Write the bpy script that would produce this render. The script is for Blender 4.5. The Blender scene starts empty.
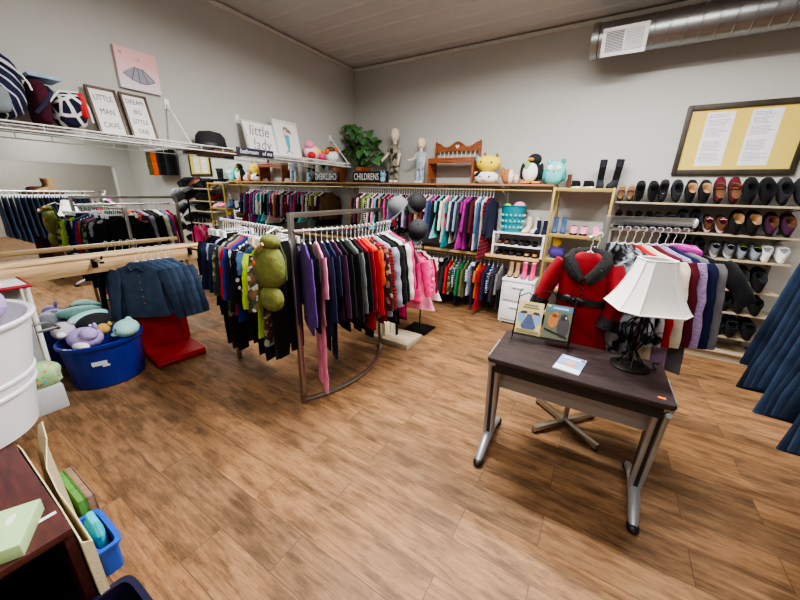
import bpy, bmesh, math, random
from mathutils import Vector, Matrix, noise
R = random.Random(7)
PI = math.pi
C = bpy.context.scene.collection
XL, YB, ZC = -3.555, 4.4, 3.166        # mirror/left wall, back wall, ceiling (metres, camera stands at x=0 y=0)

# ------------------------------------------------------------------ colours
def lin(c):
    return tuple((v / 12.92 if v <= .04045 else ((v + .055) / 1.055) ** 2.4) for v in c)
def rgb(r, g, b): return lin((r / 255, g / 255, b / 255))
COL = {
 'black': (19,19,22), 'charcoal': (46,48,54), 'grey': (120,122,126), 'pale grey': (188,190,194), 'white': (238,238,236),
 'cream': (228,220,200), 'navy': (28,34,66), 'royal blue': (34,58,140), 'denim blue': (74,100,142), 'light blue': (150,180,212),
 'teal': (24,124,130), 'turquoise': (104,200,200), 'green': (40,110,64), 'lime green': (170,210,40), 'olive': (96,98,62),
 'red': (190,28,36), 'crimson': (160,22,44), 'maroon': (96,26,42), 'hot pink': (232,56,130), 'pink': (240,140,175),
 'pale pink': (240,196,206), 'magenta': (168,34,142), 'purple': (76,46,126), 'lavender': (176,160,206), 'plum': (76,36,66),
 'orange': (238,104,34), 'yellow': (240,208,70), 'brown': (104,70,48), 'tan': (176,142,104), 'steel grey': (144,154,170), 'dark green': (28,62,48)}
def col(n): return lin(tuple(v / 255 for v in COL[n]))

# ------------------------------------------------------------------ materials
MATS = {}
def newmat(name):
    m = bpy.data.materials.new(name); m.use_nodes = True
    nt = m.node_tree; b = nt.nodes['Principled BSDF']
    return m, nt, b
def N(nt, t, **kw):
    n = nt.nodes.new(t)
    for k, v in kw.items():
        if k in n.inputs: n.inputs[k].default_value = v
        else: setattr(n, k, v)
    return n
def mat(name, c, rough=.6, metal=0., var=.12, scale=30., bump=0., emit=None, trans=0., coat=0.):
    if name in MATS: return MATS[name]
    m, nt, b = newmat(name)
    c4 = (*c, 1)
    b.inputs['Roughness'].default_value = rough; b.inputs['Metallic'].default_value = metal
    if coat: b.inputs['Coat Weight'].default_value = coat
    tc = N(nt, 'ShaderNodeTexCoord'); nz = N(nt, 'ShaderNodeTexNoise', Scale=scale, Detail=4.)
    nt.links.new(tc.outputs['Object'], nz.inputs['Vector'])
    rp = N(nt, 'ShaderNodeMix', data_type='RGBA')
    rp.inputs[6].default_value = tuple(v * (1 - var) for v in c) + (1,); rp.inputs[7].default_value = tuple(min(1, v * (1 + var)) for v in c) + (1,)
    nt.links.new(nz.outputs['Fac'], rp.inputs[0]); nt.links.new(rp.outputs[2], b.inputs['Base Color'])
    if bump:
        bp = N(nt, 'ShaderNodeBump', Strength=bump, Distance=.01)
        nt.links.new(nz.outputs['Fac'], bp.inputs['Height']); nt.links.new(bp.outputs[0], b.inputs['Normal'])
    if emit: b.inputs['Emission Color'].default_value = c4; b.inputs['Emission Strength'].default_value = emit
    if trans: b.inputs['Transmission Weight'].default_value = trans
    MATS[name] = m
    return m
def cmat(cn, rough=.7, **kw): return mat('paint ' + cn + str(rough), col(cn), rough, **kw)

def fabric(pattern='plain'):
    key = 'fabric ' + pattern
    if key in MATS: return MATS[key]
    m, nt, b = newmat(key)
    L = nt.links.new
    b.inputs['Roughness'].default_value = .85 if pattern != 'satin' else .35
    b.inputs['Sheen Weight'].default_value = .03; b.inputs['Specular IOR Level'].default_value = .2 if pattern != 'satin' else .5
    oi = N(nt, 'ShaderNodeObjectInfo'); tc = N(nt, 'ShaderNodeTexCoord')
    base = oi.outputs['Color']
    nz = N(nt, 'ShaderNodeTexNoise', Scale=14., Detail=5.); L(tc.outputs['Object'], nz.inputs['Vector'])
    def mixc(fac, a, bb, typ='MIX'):
        x = N(nt, 'ShaderNodeMix', data_type='RGBA', blend_type=typ)
        for i, v in ((0, fac), (6, a), (7, bb)):
            if hasattr(v, 'is_output'): L(v, x.inputs[i])
            else: x.inputs[i].default_value = v
        return x.outputs[2]
    def thr(sock, lo, hi):
        r = N(nt, 'ShaderNodeMapRange'); r.inputs[1].default_value = lo; r.inputs[2].default_value = hi
        L(sock, r.inputs[0]); return r.outputs[0]
    def wave(d, sc, dist=0.):
        w = N(nt, 'ShaderNodeTexWave', Scale=sc, Distortion=dist); w.bands_direction = d
        L(tc.outputs['Object'], w.inputs['Vector']); return w.outputs['Fac']
    white = (.75, .75, .74, 1); dark = (.012, .012, .016, 1)
    hgt = nz.outputs['Fac']
    if pattern == 'stripe': base = mixc(thr(wave('Z', 9), .55, .65), base, white)
    elif pattern == 'darkstripe': base = mixc(thr(wave('Z', 7), .5, .6), base, dark)
    elif pattern == 'plaid':
        a = thr(wave('Z', 11), .6, .7); bb = thr(wave('X', 11), .6, .7)
        base = mixc(bb, mixc(a, base, white), dark)
    elif pattern == 'camo':
        n1 = N(nt, 'ShaderNodeTexNoise', Scale=16., Detail=1.); L(tc.outputs['Object'], n1.inputs['Vector'])
        n2 = N(nt, 'ShaderNodeTexNoise', Scale=22., Detail=1.); mp = N(nt, 'ShaderNodeMapping'); mp.inputs[1].default_value = (3, 5, 1)
        L(tc.outputs['Object'], mp.inputs[0]); L(mp.outputs[0], n2.inputs['Vector'])
        base = mixc(thr(n2.outputs['Fac'], .53, .56), mixc(thr(n1.outputs['Fac'], .5, .53), base, (.03, .035, .025, 1)), (.34, .32, .26, 1))
    elif pattern in ('dots', 'floral'):
        v = N(nt, 'ShaderNodeTexVoronoi', Scale=22. if pattern == 'dots' else 34.); L(tc.outputs['Object'], v.inputs['Vector'])
        base = mixc(thr(v.outputs['Distance'], .34, .28), base, white if pattern == 'dots' else v.outputs['Color'])
    elif pattern == 'zebra':
        base = mixc(thr(wave('X', 6, 9.), .42, .58), base, dark)
    elif pattern == 'tiedye':
        n1 = N(nt, 'ShaderNodeTexNoise', Scale=15., Detail=3., Distortion=.8); L(tc.outputs['Object'], n1.inputs['Vector'])
        base = mixc(thr(n1.outputs['Fac'], .44, .6), dark, base)
    elif pattern == 'knit':
        base = mixc(thr(wave('Z', 13, 5.), .62, .75), base, dark); hgt = wave('Z', 30)
    elif pattern == 'fur':
        nz.inputs['Scale'].default_value = 90.
    elif pattern == 'swirl':
        w = N(nt, 'ShaderNodeTexWave', Scale=6.5, Distortion=5.); w.wave_type = 'RINGS'; w.inputs['Detail Scale'].default_value = .7
        L(tc.outputs['Object'], w.inputs['Vector']); base = mixc(thr(w.outputs['Fac'], .86, .92), base, (.5, .52, .54, 1))
        n1 = N(nt, 'ShaderNodeTexNoise', Scale=8., Detail=0.); L(tc.outputs['Object'], n1.inputs['Vector'])
        base = mixc(thr(n1.outputs['Fac'], .72, .73), base, (.75, .5, .03, 1))
    elif pattern == 'geometric':
        v = N(nt, 'ShaderNodeTexVoronoi', Scale=13.); v.feature = 'DISTANCE_TO_EDGE'; L(tc.outputs['Object'], v.inputs['Vector'])
        base = mixc(thr(v.outputs['Distance'], .13, .10), base, white)
    sh = mixc(thr(nz.outputs['Fac'], .3, .7), (.72, .72, .72, 1), (1.12, 1.12, 1.12, 1))
    L(mixc(1., base, sh, 'MULTIPLY'), b.inputs['Base Color'])
    if pattern != 'satin':
        bp = N(nt, 'ShaderNodeBump', Strength=.35 if pattern not in ('fur', 'knit') else .8, Distance=.012); L(hgt, bp.inputs['Height']); L(bp.outputs[0], b.inputs['Normal'])
    MATS[key] = m
    return m

def wood_floor():
    m, nt, b = newmat('wood plank floor'); L = nt.links.new
    tc = N(nt, 'ShaderNodeTexCoord')
    br = N(nt, 'ShaderNodeTexBrick', Scale=1.); br.offset = .37; br.offset_frequency = 2
    br.inputs['Color1'].default_value = (0, 0, 0, 1); br.inputs['Color2'].default_value = (1, 1, 1, 1); br.inputs['Mortar'].default_value = (.5, .5, .5, 1)
    br.inputs['Mortar Size'].default_value = .0016; br.inputs['Mortar Smooth'].default_value = .1; br.inputs['Bias'].default_value = 0.
    br.inputs['Brick Width'].default_value = .92; br.inputs['Row Height'].default_value = .178
    L(tc.outputs['Object'], br.inputs['Vector'])
    # grain: noise stretched along the plank, shifted per plank
    add = N(nt, 'ShaderNodeVectorMath', operation='MULTIPLY_ADD'); L(br.outputs['Color'], add.inputs[0]); add.inputs[1].default_value = (7, 3, 5); L(tc.outputs['Object'], add.inputs[2])
    mp = N(nt, 'ShaderNodeMapping'); mp.inputs[3].default_value = (2.2, 20, 1); L(add.outputs[0], mp.inputs[0])
    g = N(nt, 'ShaderNodeTexNoise', Scale=2.2, Detail=8., Roughness=.65, Distortion=.6); L(mp.outputs[0], g.inputs['Vector'])
    mp2 = N(nt, 'ShaderNodeMapping'); mp2.inputs[3].default_value = (3.2, 9, 1); L(add.outputs[0], mp2.inputs[0])
    g2 = N(nt, 'ShaderNodeTexNoise', Scale=1.5, Detail=5.); L(mp2.outputs[0], g2.inputs['Vector'])
    cr = N(nt, 'ShaderNodeValToRGB'); e = cr.color_ramp.elements
    e[0].position = .33; e[0].color = (*rgb(72, 53, 39), 1); e[1].position = .66; e[1].color = (*rgb(166, 128, 93), 1)
    k = e.new(.48); k.color = (*rgb(130, 97, 67), 1)
    mp3 = N(nt, 'ShaderNodeMapping'); mp3.inputs[3].default_value = (5, 55, 1); L(add.outputs[0], mp3.inputs[0])
    g3 = N(nt, 'ShaderNodeTexNoise', Scale=3., Detail=6., Roughness=.75, Distortion=1.2); L(mp3.outputs[0], g3.inputs['Vector'])
    gm = N(nt, 'ShaderNodeMix'); gm.inputs[0].default_value = .45; L(g.outputs['Fac'], gm.inputs[2]); L(g3.outputs['Fac'], gm.inputs[3])
    L(gm.outputs[0], cr.inputs[0])
    tone = N(nt, 'ShaderNodeMix', data_type='RGBA'); tone.inputs[6].default_value = (.80, .82, .86, 1); tone.inputs[7].default_value = (1.2, 1.14, 1.06, 1)
    L(br.outputs['Color'], tone.inputs[0])
    mu = N(nt, 'ShaderNodeMix', data_type='RGBA', blend_type='MULTIPLY'); mu.inputs[0].default_value = 1.; L(cr.outputs[0], mu.inputs[6]); L(tone.outputs[2], mu.inputs[7])
    kn = N(nt, 'ShaderNodeMapRange'); kn.inputs[1].default_value = .36; kn.inputs[2].default_value = .52; kn.inputs[3].default_value = .6; kn.inputs[4].default_value = 1.; L(g2.outputs['Fac'], kn.inputs[0])
    mu2 = N(nt, 'ShaderNodeMix', data_type='RGBA', blend_type='MULTIPLY'); mu2.inputs[0].default_value = 1.; L(mu.outputs[2], mu2.inputs[6]); L(kn.outputs[0], mu2.inputs[7])
    gap = N(nt, 'ShaderNodeMix', data_type='RGBA'); gap.inputs[7].default_value = (*rgb(84, 62, 46), 1); L(br.outputs['Fac'], gap.inputs[0]); L(mu2.outputs[2], gap.inputs[6])
    L(gap.outputs[2], b.inputs['Base Color'])
    b.inputs['Roughness'].default_value = .5; b.inputs['Specular IOR Level'].default_value = .28
    bp = N(nt, 'ShaderNodeBump', Strength=.25, Distance=.004); L(g.outputs['Fac'], bp.inputs['Height']); L(bp.outputs[0], b.inputs['Normal'])
    return m

def wood(name, c0, c1, scale=4., axis=(14, 2, 14), rough=.5):
    if name in MATS: return MATS[name]
    m, nt, b = newmat(name); L = nt.links.new
    tc = N(nt, 'ShaderNodeTexCoord'); mp = N(nt, 'ShaderNodeMapping'); mp.inputs[3].default_value = axis; L(tc.outputs['Object'], mp.inputs[0])
    g = N(nt, 'ShaderNodeTexNoise', Scale=scale, Detail=6., Distortion=.8); L(mp.outputs[0], g.inputs['Vector'])
    cr = N(nt, 'ShaderNodeValToRGB'); e = cr.color_ramp.elements; e[0].position = .32; e[0].color = (*c0, 1); e[1].position = .68; e[1].color = (*c1, 1)
    L(g.outputs['Fac'], cr.inputs[0]); L(cr.outputs[0], b.inputs['Base Color']); b.inputs['Roughness'].default_value = rough
    MATS[name] = m; return m

PLASTIC_W = mat('white plastic', rgb(236, 238, 240), .35, var=.03)
CHROME = mat('brushed chrome', rgb(176, 174, 170), .28, 1., var=.1, scale=12)
STEEL = mat('galvanised steel', rgb(150, 152, 153), .36, 1., var=.22, scale=7)
WHITEWIRE = mat('white coated wire', rgb(240, 240, 238), .4, var=.02)
GOLD = mat('brass coloured metal', rgb(186, 160, 92), .4, .55, var=.1)
PINE = wood('pale pine', rgb(196, 158, 112), rgb(226, 196, 152), axis=(14, 1.2, 14))
PINE_X = wood('pale pine lengthwise', rgb(196, 158, 112), rgb(222, 190, 146), axis=(1.2, 14, 14))
SHELFWOOD = wood('shelf oak', rgb(134, 94, 58), rgb(180, 136, 92), axis=(1.2, 14, 14))
CREAMWOOD = wood('cream shelf board', rgb(156, 142, 118), rgb(184, 170, 146), axis=(1.2, 14, 14))
CHERRY = wood('cherry wood', rgb(112, 56, 26), rgb(158, 88, 46), axis=(2, 2, 12))
ESPRESSO = wood('espresso wood', rgb(34, 26, 26), rgb(56, 44, 43), axis=(2, 12, 12), rough=.38)
DARKRED = wood('dark mahogany laminate', rgb(58, 26, 24), rgb(84, 40, 36), axis=(2, 12, 12), rough=.45)
BLACKMETAL = mat('black metal', rgb(26, 25, 26), .4, .6, var=.1)
BLACKPL = mat('black plastic', rgb(22, 22, 24), .45, var=.1)

# ------------------------------------------------------------------ mesh helpers
def bx(bm, x0, x1, y0, y1, z0, z1, bev=0., M=None):
    vs = [bm.verts.new((x, y, z)) for x in (x0, x1) for y in (y0, y1) for z in (z0, z1)]
    fs = [bm.faces.new([vs[i] for i in q]) for q in ((0, 1, 3, 2), (4, 6, 7, 5), (0, 4, 5, 1), (2, 3, 7, 6), (0, 2, 6, 4), (1, 5, 7, 3))]
    if bev:
        es = list({e for f in fs for e in f.edges})
        r = bmesh.ops.bevel(bm, geom=es, offset=bev, segments=2, affect='EDGES', profile=.6)
        vs = list({v for f in r['faces'] for v in f.verts} | {v for v in vs if v.is_valid})
    if M is not None:
        for v in vs: v.co = M @ v.co
    return bm
def tube(bm, pts, r, seg=6, closed=False, caps=True):
    pts = [Vector(p) for p in pts]; n = len(pts); rings = []
    rr = r if isinstance(r, (list, tuple)) else [r] * n
    up = None
    for i, p in enumerate(pts):
        a = pts[i - 1] if (i > 0 or closed) else p; c = pts[(i + 1) % n] if (i < n - 1 or closed) else p
        t = (c - a).normalized()
        if up is None: up = Vector((0, 0, 1)) if abs(t.z) < .9 else Vector((1, 0, 0))
        s = t.cross(up)
        if s.length < 1e-4: s = t.orthogonal()
        s.normalize(); u = s.cross(t).normalized(); up = u
        rings.append([bm.verts.new(p + (s * math.cos(2 * PI * k / seg) + u * math.sin(2 * PI * k / seg)) * rr[i]) for k in range(seg)])
    for i in range(n if closed else n - 1):
        a, b = rings[i], rings[(i + 1) % n]
        for k in range(seg): bm.faces.new((a[k], a[(k + 1) % seg], b[(k + 1) % seg], b[k]))
    if caps and not closed:
        bm.faces.new(rings[0]); bm.faces.new(rings[-1][::-1])
    return bm
def lathe(bm, prof, seg=24, c=(0, 0, 0), cap=True, sx=1., sy=1.):
    rings = []
    for r, z in prof:
        rings.append([bm.verts.new((c[0] + sx * r * math.cos(2 * PI * k / seg), c[1] + sy * r * math.sin(2 * PI * k / seg), c[2] + z)) for k in range(seg)])
    for a, b in zip(rings, rings[1:]):
        for k in range(seg): bm.faces.new((a[k], a[(k + 1) % seg], b[(k + 1) % seg], b[k]))
    if cap:
        if prof[0][0] > 1e-5: bm.faces.new(rings[0][::-1])
        if prof[-1][0] > 1e-5: bm.faces.new(rings[-1])
    return bm
def loft(bm, rings, cap0=True, cap1=True):
    rs = [[bm.verts.new(p) for p in r] for r in rings]
    n = len(rs[0])
    for a, b in zip(rs, rs[1:]):
        for k in range(n): bm.faces.new((a[k], a[(k + 1) % n], b[(k + 1) % n], b[k]))
    if cap0: bm.faces.new(rs[0][::-1])
    if cap1: bm.faces.new(rs[-1])
    return bm
def blob(bm, c, r, seg=16, rings=10, p=1., rot=None):
    M = Matrix.Translation(c) @ (rot.to_4x4() if rot else Matrix())
    f = lambda v, e: math.copysign(abs(v) ** e, v)
    rs = []
    for i in range(rings + 1):
        th = -PI / 2 + PI * i / rings
        cz, sz = f(math.cos(th), p), f(math.sin(th), p)
        rs.append([bm.verts.new(M @ Vector((r[0] * cz * f(math.cos(2 * PI * k / seg), p), r[1] * cz * f(math.sin(2 * PI * k / seg), p), r[2] * sz))) for k in range(seg)])
    for a, b in zip(rs, rs[1:]):
        for k in range(seg): bm.faces.new((a[k], a[(k + 1) % seg], b[(k + 1) % seg], b[k]))
    bmesh.ops.remove_doubles(bm, verts=[v for r_ in (rs[0], rs[-1]) for v in r_], dist=1e-5)
    return bm
def prism(bm, poly, z0, z1, M=None):
    a = [bm.verts.new((x, y, z0)) for x, y in poly]; b = [bm.verts.new((x, y, z1)) for x, y in poly]; n = len(poly)
    bm.faces.new(a[::-1]); bm.faces.new(b)
    for k in range(n): bm.faces.new((a[k], a[(k + 1) % n], b[(k + 1) % n], b[k]))
    if M is not None:
        for v in a + b: v.co = M @ v.co
    return bm
def arcpts(c, r, a0, a1, n, z=0):
    return [(c[0] + r * math.cos(a0 + (a1 - a0) * i / n), c[1] + r * math.sin(a0 + (a1 - a0) * i / n), z) for i in range(n + 1)]
def circ(cx, cy, rx, ry, n=20): return [(cx + rx * math.cos(2 * PI * k / n), cy + ry * math.sin(2 * PI * k / n)) for k in range(n)]

def mesh(name, bm, m, smooth=True, ang=40):
    bmesh.ops.recalc_face_normals(bm, faces=bm.faces)
    me = bpy.data.meshes.new(name); bm.to_mesh(me); bm.free()
    me.materials.append(m)
    if smooth:
        for p in me.polygons: p.use_smooth = True
        me.set_sharp_from_angle(angle=math.radians(ang))
    return me
def obj(name, bm, m, parent=None, loc=None, color=None, smooth=True, label=None):
    me = bm if isinstance(bm, bpy.types.Mesh) else mesh(name, bm, m, smooth)
    o = bpy.data.objects.new(name, me); C.objects.link(o)
    if parent: o.parent = parent
    if loc: o.location = loc
    if color: o.color = (*color, 1)
    if label: o['label'] = label
    return o
def tag(o, label, cat, group=None):
    o['label'] = label; o['category'] = cat
    if group: o['group'] = group
    return o
def thing(name, label, cat, loc=(0, 0, 0), rz=0., group=None, M=None):
    o = bpy.data.objects.new(name, None); C.objects.link(o); o.empty_display_size = .1
    if M is not None: o.matrix_world = M
    else: o.location = loc; o.rotation_euler = (0, 0, rz)
    return tag(o, label, cat, group)
def struct(name, bm, m, smooth=False):
    o = obj(name, bm, m, smooth=smooth); o['kind'] = 'structure'; return o
def dup(o, parent=None):
    c = o.copy(); C.objects.link(c); c.parent = parent
    for ch in list(o.children): dup(ch, c)
    return c
BM = bmesh.new
def text_mesh(s, size, m, font_shear=0., extr=.0008, align='CENTER'):
    cu = bpy.data.curves.new('lettering', 'FONT'); cu.body = s; cu.size = size; cu.align_x = align; cu.align_y = 'CENTER'; cu.extrude = extr; cu.shear = font_shear; cu.resolution_u = 2
    t = bpy.data.objects.new('lettering', cu); C.objects.link(t)
    bpy.context.view_layer.update()
    me = bpy.data.meshes.new_from_object(t.evaluated_get(bpy.context.evaluated_depsgraph_get()))
    bpy.data.objects.remove(t); me.materials.clear(); me.materials.append(m)
    return me
def frameM(origin, xd, up, nrm):
    M = Matrix((Vector(xd), Vector(up), Vector(nrm))).transposed().to_4x4(); M.translation = Vector(origin); return M
def on_left(x, y, z, lean=0.):     # panel facing the room from the left wall: local x runs along +y, local y up, local z out of the wall
    s, c = math.sin(lean), math.cos(lean)
    return frameM((x, y, z), (0, 1, 0), (-s, 0, c), (c, 0, s))
def on_back(x, y, z): return frameM((x, y, z), (1, 0, 0), (0, 0, 1), (0, -1, 0))
ORD = ['first','second','third','fourth','fifth','sixth','seventh','eighth','ninth','tenth','eleventh','twelfth','thirteenth','fourteenth','fifteenth','sixteenth','seventeenth','eighteenth','nineteenth']
def ordn(i):
    if i < 19: return ORD[i]
    t, u = divmod(i + 1, 10)
    base = {2: 'twent', 3: 'thirt', 4: 'fort', 5: 'fift', 6: 'sixt'}[t]
    return base + 'ieth' if u == 0 else base + 'y-' + ORD[u - 1]

# ------------------------------------------------------------------ the room
WALL = mat('painted plaster wall', rgb(186, 186, 181), .75, var=.03, scale=3)
XR, YF = 4.3, -2.6
bm = BM(); bx(bm, -4.2, 7.6, YF - .1, 5.2, -.1, 0); struct('floor', bm, wood_floor())
bm = BM(); bx(bm, XL - .12, XR + .12, YB, YB + .12, 0, ZC); struct('wall_back', bm, WALL)
bm = BM(); bx(bm, XL - .12, XL, YF, YB, 0, ZC); struct('wall_left', bm, WALL)
bm = BM(); bx(bm, XL - .12, XR + .12, YF - .12, YF, 0, ZC); struct('wall_front', bm, WALL)
bm = BM()                                   # right wall: a wide opening under a header leads to the next room
bx(bm, XR, XR + .12, YF, 1.2, 0, ZC); bx(bm, XR, XR + .12, 1.2, 4.0, 1.95, ZC); bx(bm, XR, XR + .12, 4.0, YB, 0, ZC); struct('wall_right', bm, WALL)
bm = BM(); bx(bm, 7.4, 7.5, .2, 5, 0, ZC); struct('wall_beyond', bm, mat('next room wall', rgb(170, 165, 156), .8))
bm = BM()                                   # ribbed metal ceiling panels, ribs run along the back wall
prof = []
y = YF
while y < YB:
    prof += [(y, 0), (y + .115, 0), (y + .135, -.009), (y + .155, -.009), (y + .175, 0)]
    y += .23
a = [bm.verts.new((XL - .1, p[0], ZC + .016 + p[1])) for p in prof]; b = [bm.verts.new((7.5, p[0], ZC + .016 + p[1])) for p in prof]
for i in range(len(prof) - 1): bm.faces.new((a[i], a[i + 1], b[i + 1], b[i]))
bx(bm, XL - .1, 7.5, YF - .1, YB + .1, ZC + .04, ZC + .1)
struct('ceiling', bm, mat('white ribbed metal ceiling', rgb(200, 200, 199), .5, var=.03, scale=2))
TRIM = mat('ceiling trim', rgb(206, 204, 198), .5)
bm = BM(); bx(bm, XL, XL + .03, YF, YB, ZC - .035, ZC); struct('trim_1', bm, TRIM)
bm = BM(); bx(bm, XL, XR, YB - .03, YB, ZC - .035, ZC); struct('trim_2', bm, TRIM)
bm = BM(); bx(bm, XL, XR, YB - .012, YB, 0, .1); struct('baseboard_back', bm, mat('dark skirting', rgb(70, 52, 40), .6))

# ------------------------------------------------------------------ mirror and barre
m, nt, b = newmat('silvered glass'); b.inputs['Metallic'].default_value = 1.; b.inputs['Roughness'].default_value = .015; b.inputs['Base Color'].default_value = (.8, .83, .81, 1)
bm = BM(); bx(bm, XL + .002, XL + .008, -1.2, YB - .01, .004, 1.83)
tag(obj('wall_mirror', bm, m, smooth=False), 'wall-sized mirror behind the wooden barre, reflecting the racks', 'mirror')
t = thing('ballet_barre', 'pale pine board and rod along the mirror, jackets hung on it', 'barre', (XL + .10, 0, 0))
bm = BM(); bx(bm, -.019, .019, -.4, 1.74, .815, .945, .006); obj('board', bm, PINE, t)
bm = BM(); tube(bm, [(.19, -.4, .975), (.19, 1.745, .975)], .02, 12); obj('rod', bm, PINE, t)
for yy in (-.2, .93, 1.66):
    bm = BM(); bx(bm, .02, .028, yy - .018, yy + .018, .86, .94); bx(bm, .028, .2, yy - .012, yy + .012, .915, .93)
    tube(bm, [(.19 + .026 * math.cos(q), yy, .975 + .026 * math.sin(q)) for q in (-PI, -PI * .75, -PI / 2, -PI / 4, 0)], .006, 6); obj('bracket', bm, BLACKMETAL, t)
for yy in (.3, 1.5):                       # posts carry the board in front of the mirror
    bm = BM(); bx(bm, -.018, .0, yy - .015, yy + .015, 0, .82); obj('post', bm, WHITEWIRE, t)

# ------------------------------------------------------------------ garments
def ringpts(hw, th, z, n=20, cx=0, p=.75, fn=None):
    out = []
    for k in range(n):
        a = 2 * PI * k / n; c, s = math.cos(a), math.sin(a)
        x = cx + hw * math.copysign(abs(c) ** p, c); y = th * math.copysign(abs(s) ** p, s)
        if fn: x, y = fn(x, y, z)
        out.append((x, y, z))
    return out
def wrinkle(seed, amp, g0=-.15, g1=-.6):
    r = random.Random(seed); ks = [(r.uniform(18, 40), r.uniform(0, 6), r.uniform(3, 9)) for _ in range(3)]
    def fn(x, y, z):
        g = min(1, max(.15, (z - g0) / (g1 - g0)))
        d = sum(math.sin(k * x + ph + q * z * 4) for k, ph, q in ks) / 3
        return x + .4 * amp * math.sin(z * 30 + ks[0][1]) * g, y + amp * d * g
    return fn
GM = {}
def gmesh(key, build):
    if key not in GM:
        bm = BM(); build(bm); GM[key] = mesh('garment_' + key[0], bm, fabric('plain'))
    return GM[key]
def gobj(name, me, parent, color, pattern):
    o = bpy.data.objects.new(name, me); C.objects.link(o); o.parent = parent; o.color = (*color, 1)
    o.material_slots[0].link = 'OBJECT'; o.material_slots[0].material = fabric(pattern)
    return o
def body_mesh(hw, th, L, seed, puff=0, flare=0.):
    def build(bm):
        fn = wrinkle(seed, th * .28); rs = []
        top = [(-.084, .05, .6), (-.092, .062, .8), (-.112, hw * .55, .8), (-.132, hw * .88, .9), (-.16, hw * 1.0, 1.), (-.2, hw * .97, 1.)]
        for z, w, tt in top: rs.append(ringpts(w, th * tt, z))
        n = 16 if puff else 9
        for i in range(1, n + 1):
            f = i / n; z = -.2 - (L - .1) * f
            w = hw * (.97 - .06 * math.sin(f * PI) + flare * f ** 1.3)
            k = 1 + (puff * abs(math.sin(f * PI * 4.5)) if puff else 0)
            rs.append(ringpts(w, th * k * (1 + .25 * flare * f), z, fn=fn))
        loft(bm, rs, True, True)
    return gmesh(('body', round(hw, 3), round(th, 3), round(L, 3), seed, puff, flare), build)
def sleeve_mesh(side, hw, th, L, seed, puff=0, ang=.22):
    def build(bm):
        r = random.Random(seed + 5); rs = []; n = 14 if puff else 7
        bend = r.uniform(-.005, .005)
        for i in range(n + 1):
            f = i / n
            cx = side * (hw * .86 + .035 + math.sin(ang) * L * (f - .2 * f * f)); z = -.15 - math.cos(ang) * L * f
            rx = .052 * (1 - .35 * f) * (.75 if i == 0 else 1); ry = th * (1.05 - .2 * f)
            k = 1 + (puff * .8 * abs(math.sin(f * PI * 4)) if puff else .12 * math.sin(f * 17 + seed))
            rs.append([(cx + rx * k * math.cos(2 * PI * q / 12) * math.cos(ang), ry * k * math.sin(2 * PI * q / 12) + bend * f * f, z + rx * math.cos(2 * PI * q / 12) * math.sin(ang) * side) for q in range(12)])
        loft(bm, rs)
    return gmesh(('sleeve', side, round(hw, 3), round(th, 3), round(L, 3), seed, puff, ang), build)
def pants_mesh(hw, th, L, seed):
    def build(bm):
        fn = wrinkle(seed, th * .4, -.05, -.5)
        rs = [ringpts(hw, th * .8, -.075, fn=fn), ringpts(hw * 1.02, th, -.11, fn=fn), ringpts(hw * 1.08, th, -.075 - L * .32, fn=fn)]
        loft(bm, rs)
        for s in (-1, 1):
            loft(bm, [ringpts(hw * (.54 - .14 * f), th * (.95 - .15 * f), -.075 - L * .3 - L * .7 * f, 14, s * hw * (.54 + .06 * f), fn=fn) for f in (0, .25, .5, .75, 1)])
    return gmesh(('pants', round(hw, 3), round(th, 3), round(L, 3), seed), build)
def skirt_mesh(hw, th, L, seed, flare):
    def build(bm):
        fn = wrinkle(seed, th * .5, -.05, -.5)
        loft(bm, [ringpts(hw * (1 + flare * f), th * (.8 + .7 * f), -.075 - L * f, 28, fn=fn) for f in (0, .08, .25, .45, .65, .85, 1)])
    return gmesh(('skirt', round(hw, 3), round(th, 3), round(L, 3), seed, flare), build)
def hook_pts(r=.0145):
    return [(r * math.cos(a), 0, r * math.sin(a)) for a in [PI * (1.15 - 1.65 * i / 8) for i in range(9)]] + [(.006, 0, -.02 - .6 * r), (0, 0, -.05), (0, 0, -.078)]
def hanger_mesh(hw, m=None, clip=False, hook=.0145):
    key = ('hanger', round(hw, 3), clip, m.name if m else '', hook)
    if key not in GM:
        bm = BM(); tube(bm, hook_pts(hook), .0022, 6)
        if clip:
            tube(bm, [(-hw * .9, 0, -.07), (hw * .9, 0, -.07)], .004, 6)
            for s in (-1, 1): bx(bm, s * hw * .8 - .012, s * hw * .8 + .012, -.022, .022, -.1, -.055)
        else: tube(bm, [(0, 0, -.076), (hw * .3, 0, -.106), (hw * .84, 0, -.15), (hw * .84, 0, -.16), (-hw * .84, 0, -.16), (-hw * .84, 0, -.15), (-hw * .3, 0, -.106), (0, 0, -.076)], .0045, 6)
        GM[key] = mesh('hanger', bm, m or PLASTIC_W)
    return GM[key]
KIND_CAT = {'tee': ('hanging_shirt', 'T-shirt', 'shirt'), 'top': ('hanging_shirt', 'long-sleeved top', 'top'), 'jacket': ('hanging_jacket', 'jacket', 'jacket'), 'puffer': ('hanging_jacket', 'quilted puffer jacket', 'jacket'),
 'pants': ('hanging_trousers', 'trousers', 'trousers'), 'dress': ('hanging_dress', 'dress', 'dress'), 'skirt': ('hanging_skirt', 'skirt', 'skirt'), 'outfit': ('hanging_outfit', 'two-piece outfit', 'outfit'), 'vest': ('hanging_vest', 'sleeveless top', 'top')}
PATW = {'plain': '', 'stripe': 'white-striped ', 'darkstripe': 'black-striped ', 'plaid': 'plaid ', 'camo': 'camouflage ', 'dots': 'white-spotted ', 'floral': 'flowered ', 'zebra': 'black-streaked ', 'tiedye': 'tie-dyed ', 'knit': 'patterned knit ', 'fur': 'fleecy ', 'satin': 'satin ', 'swirl': 'swirled ', 'geometric': 'geometric '}
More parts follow.
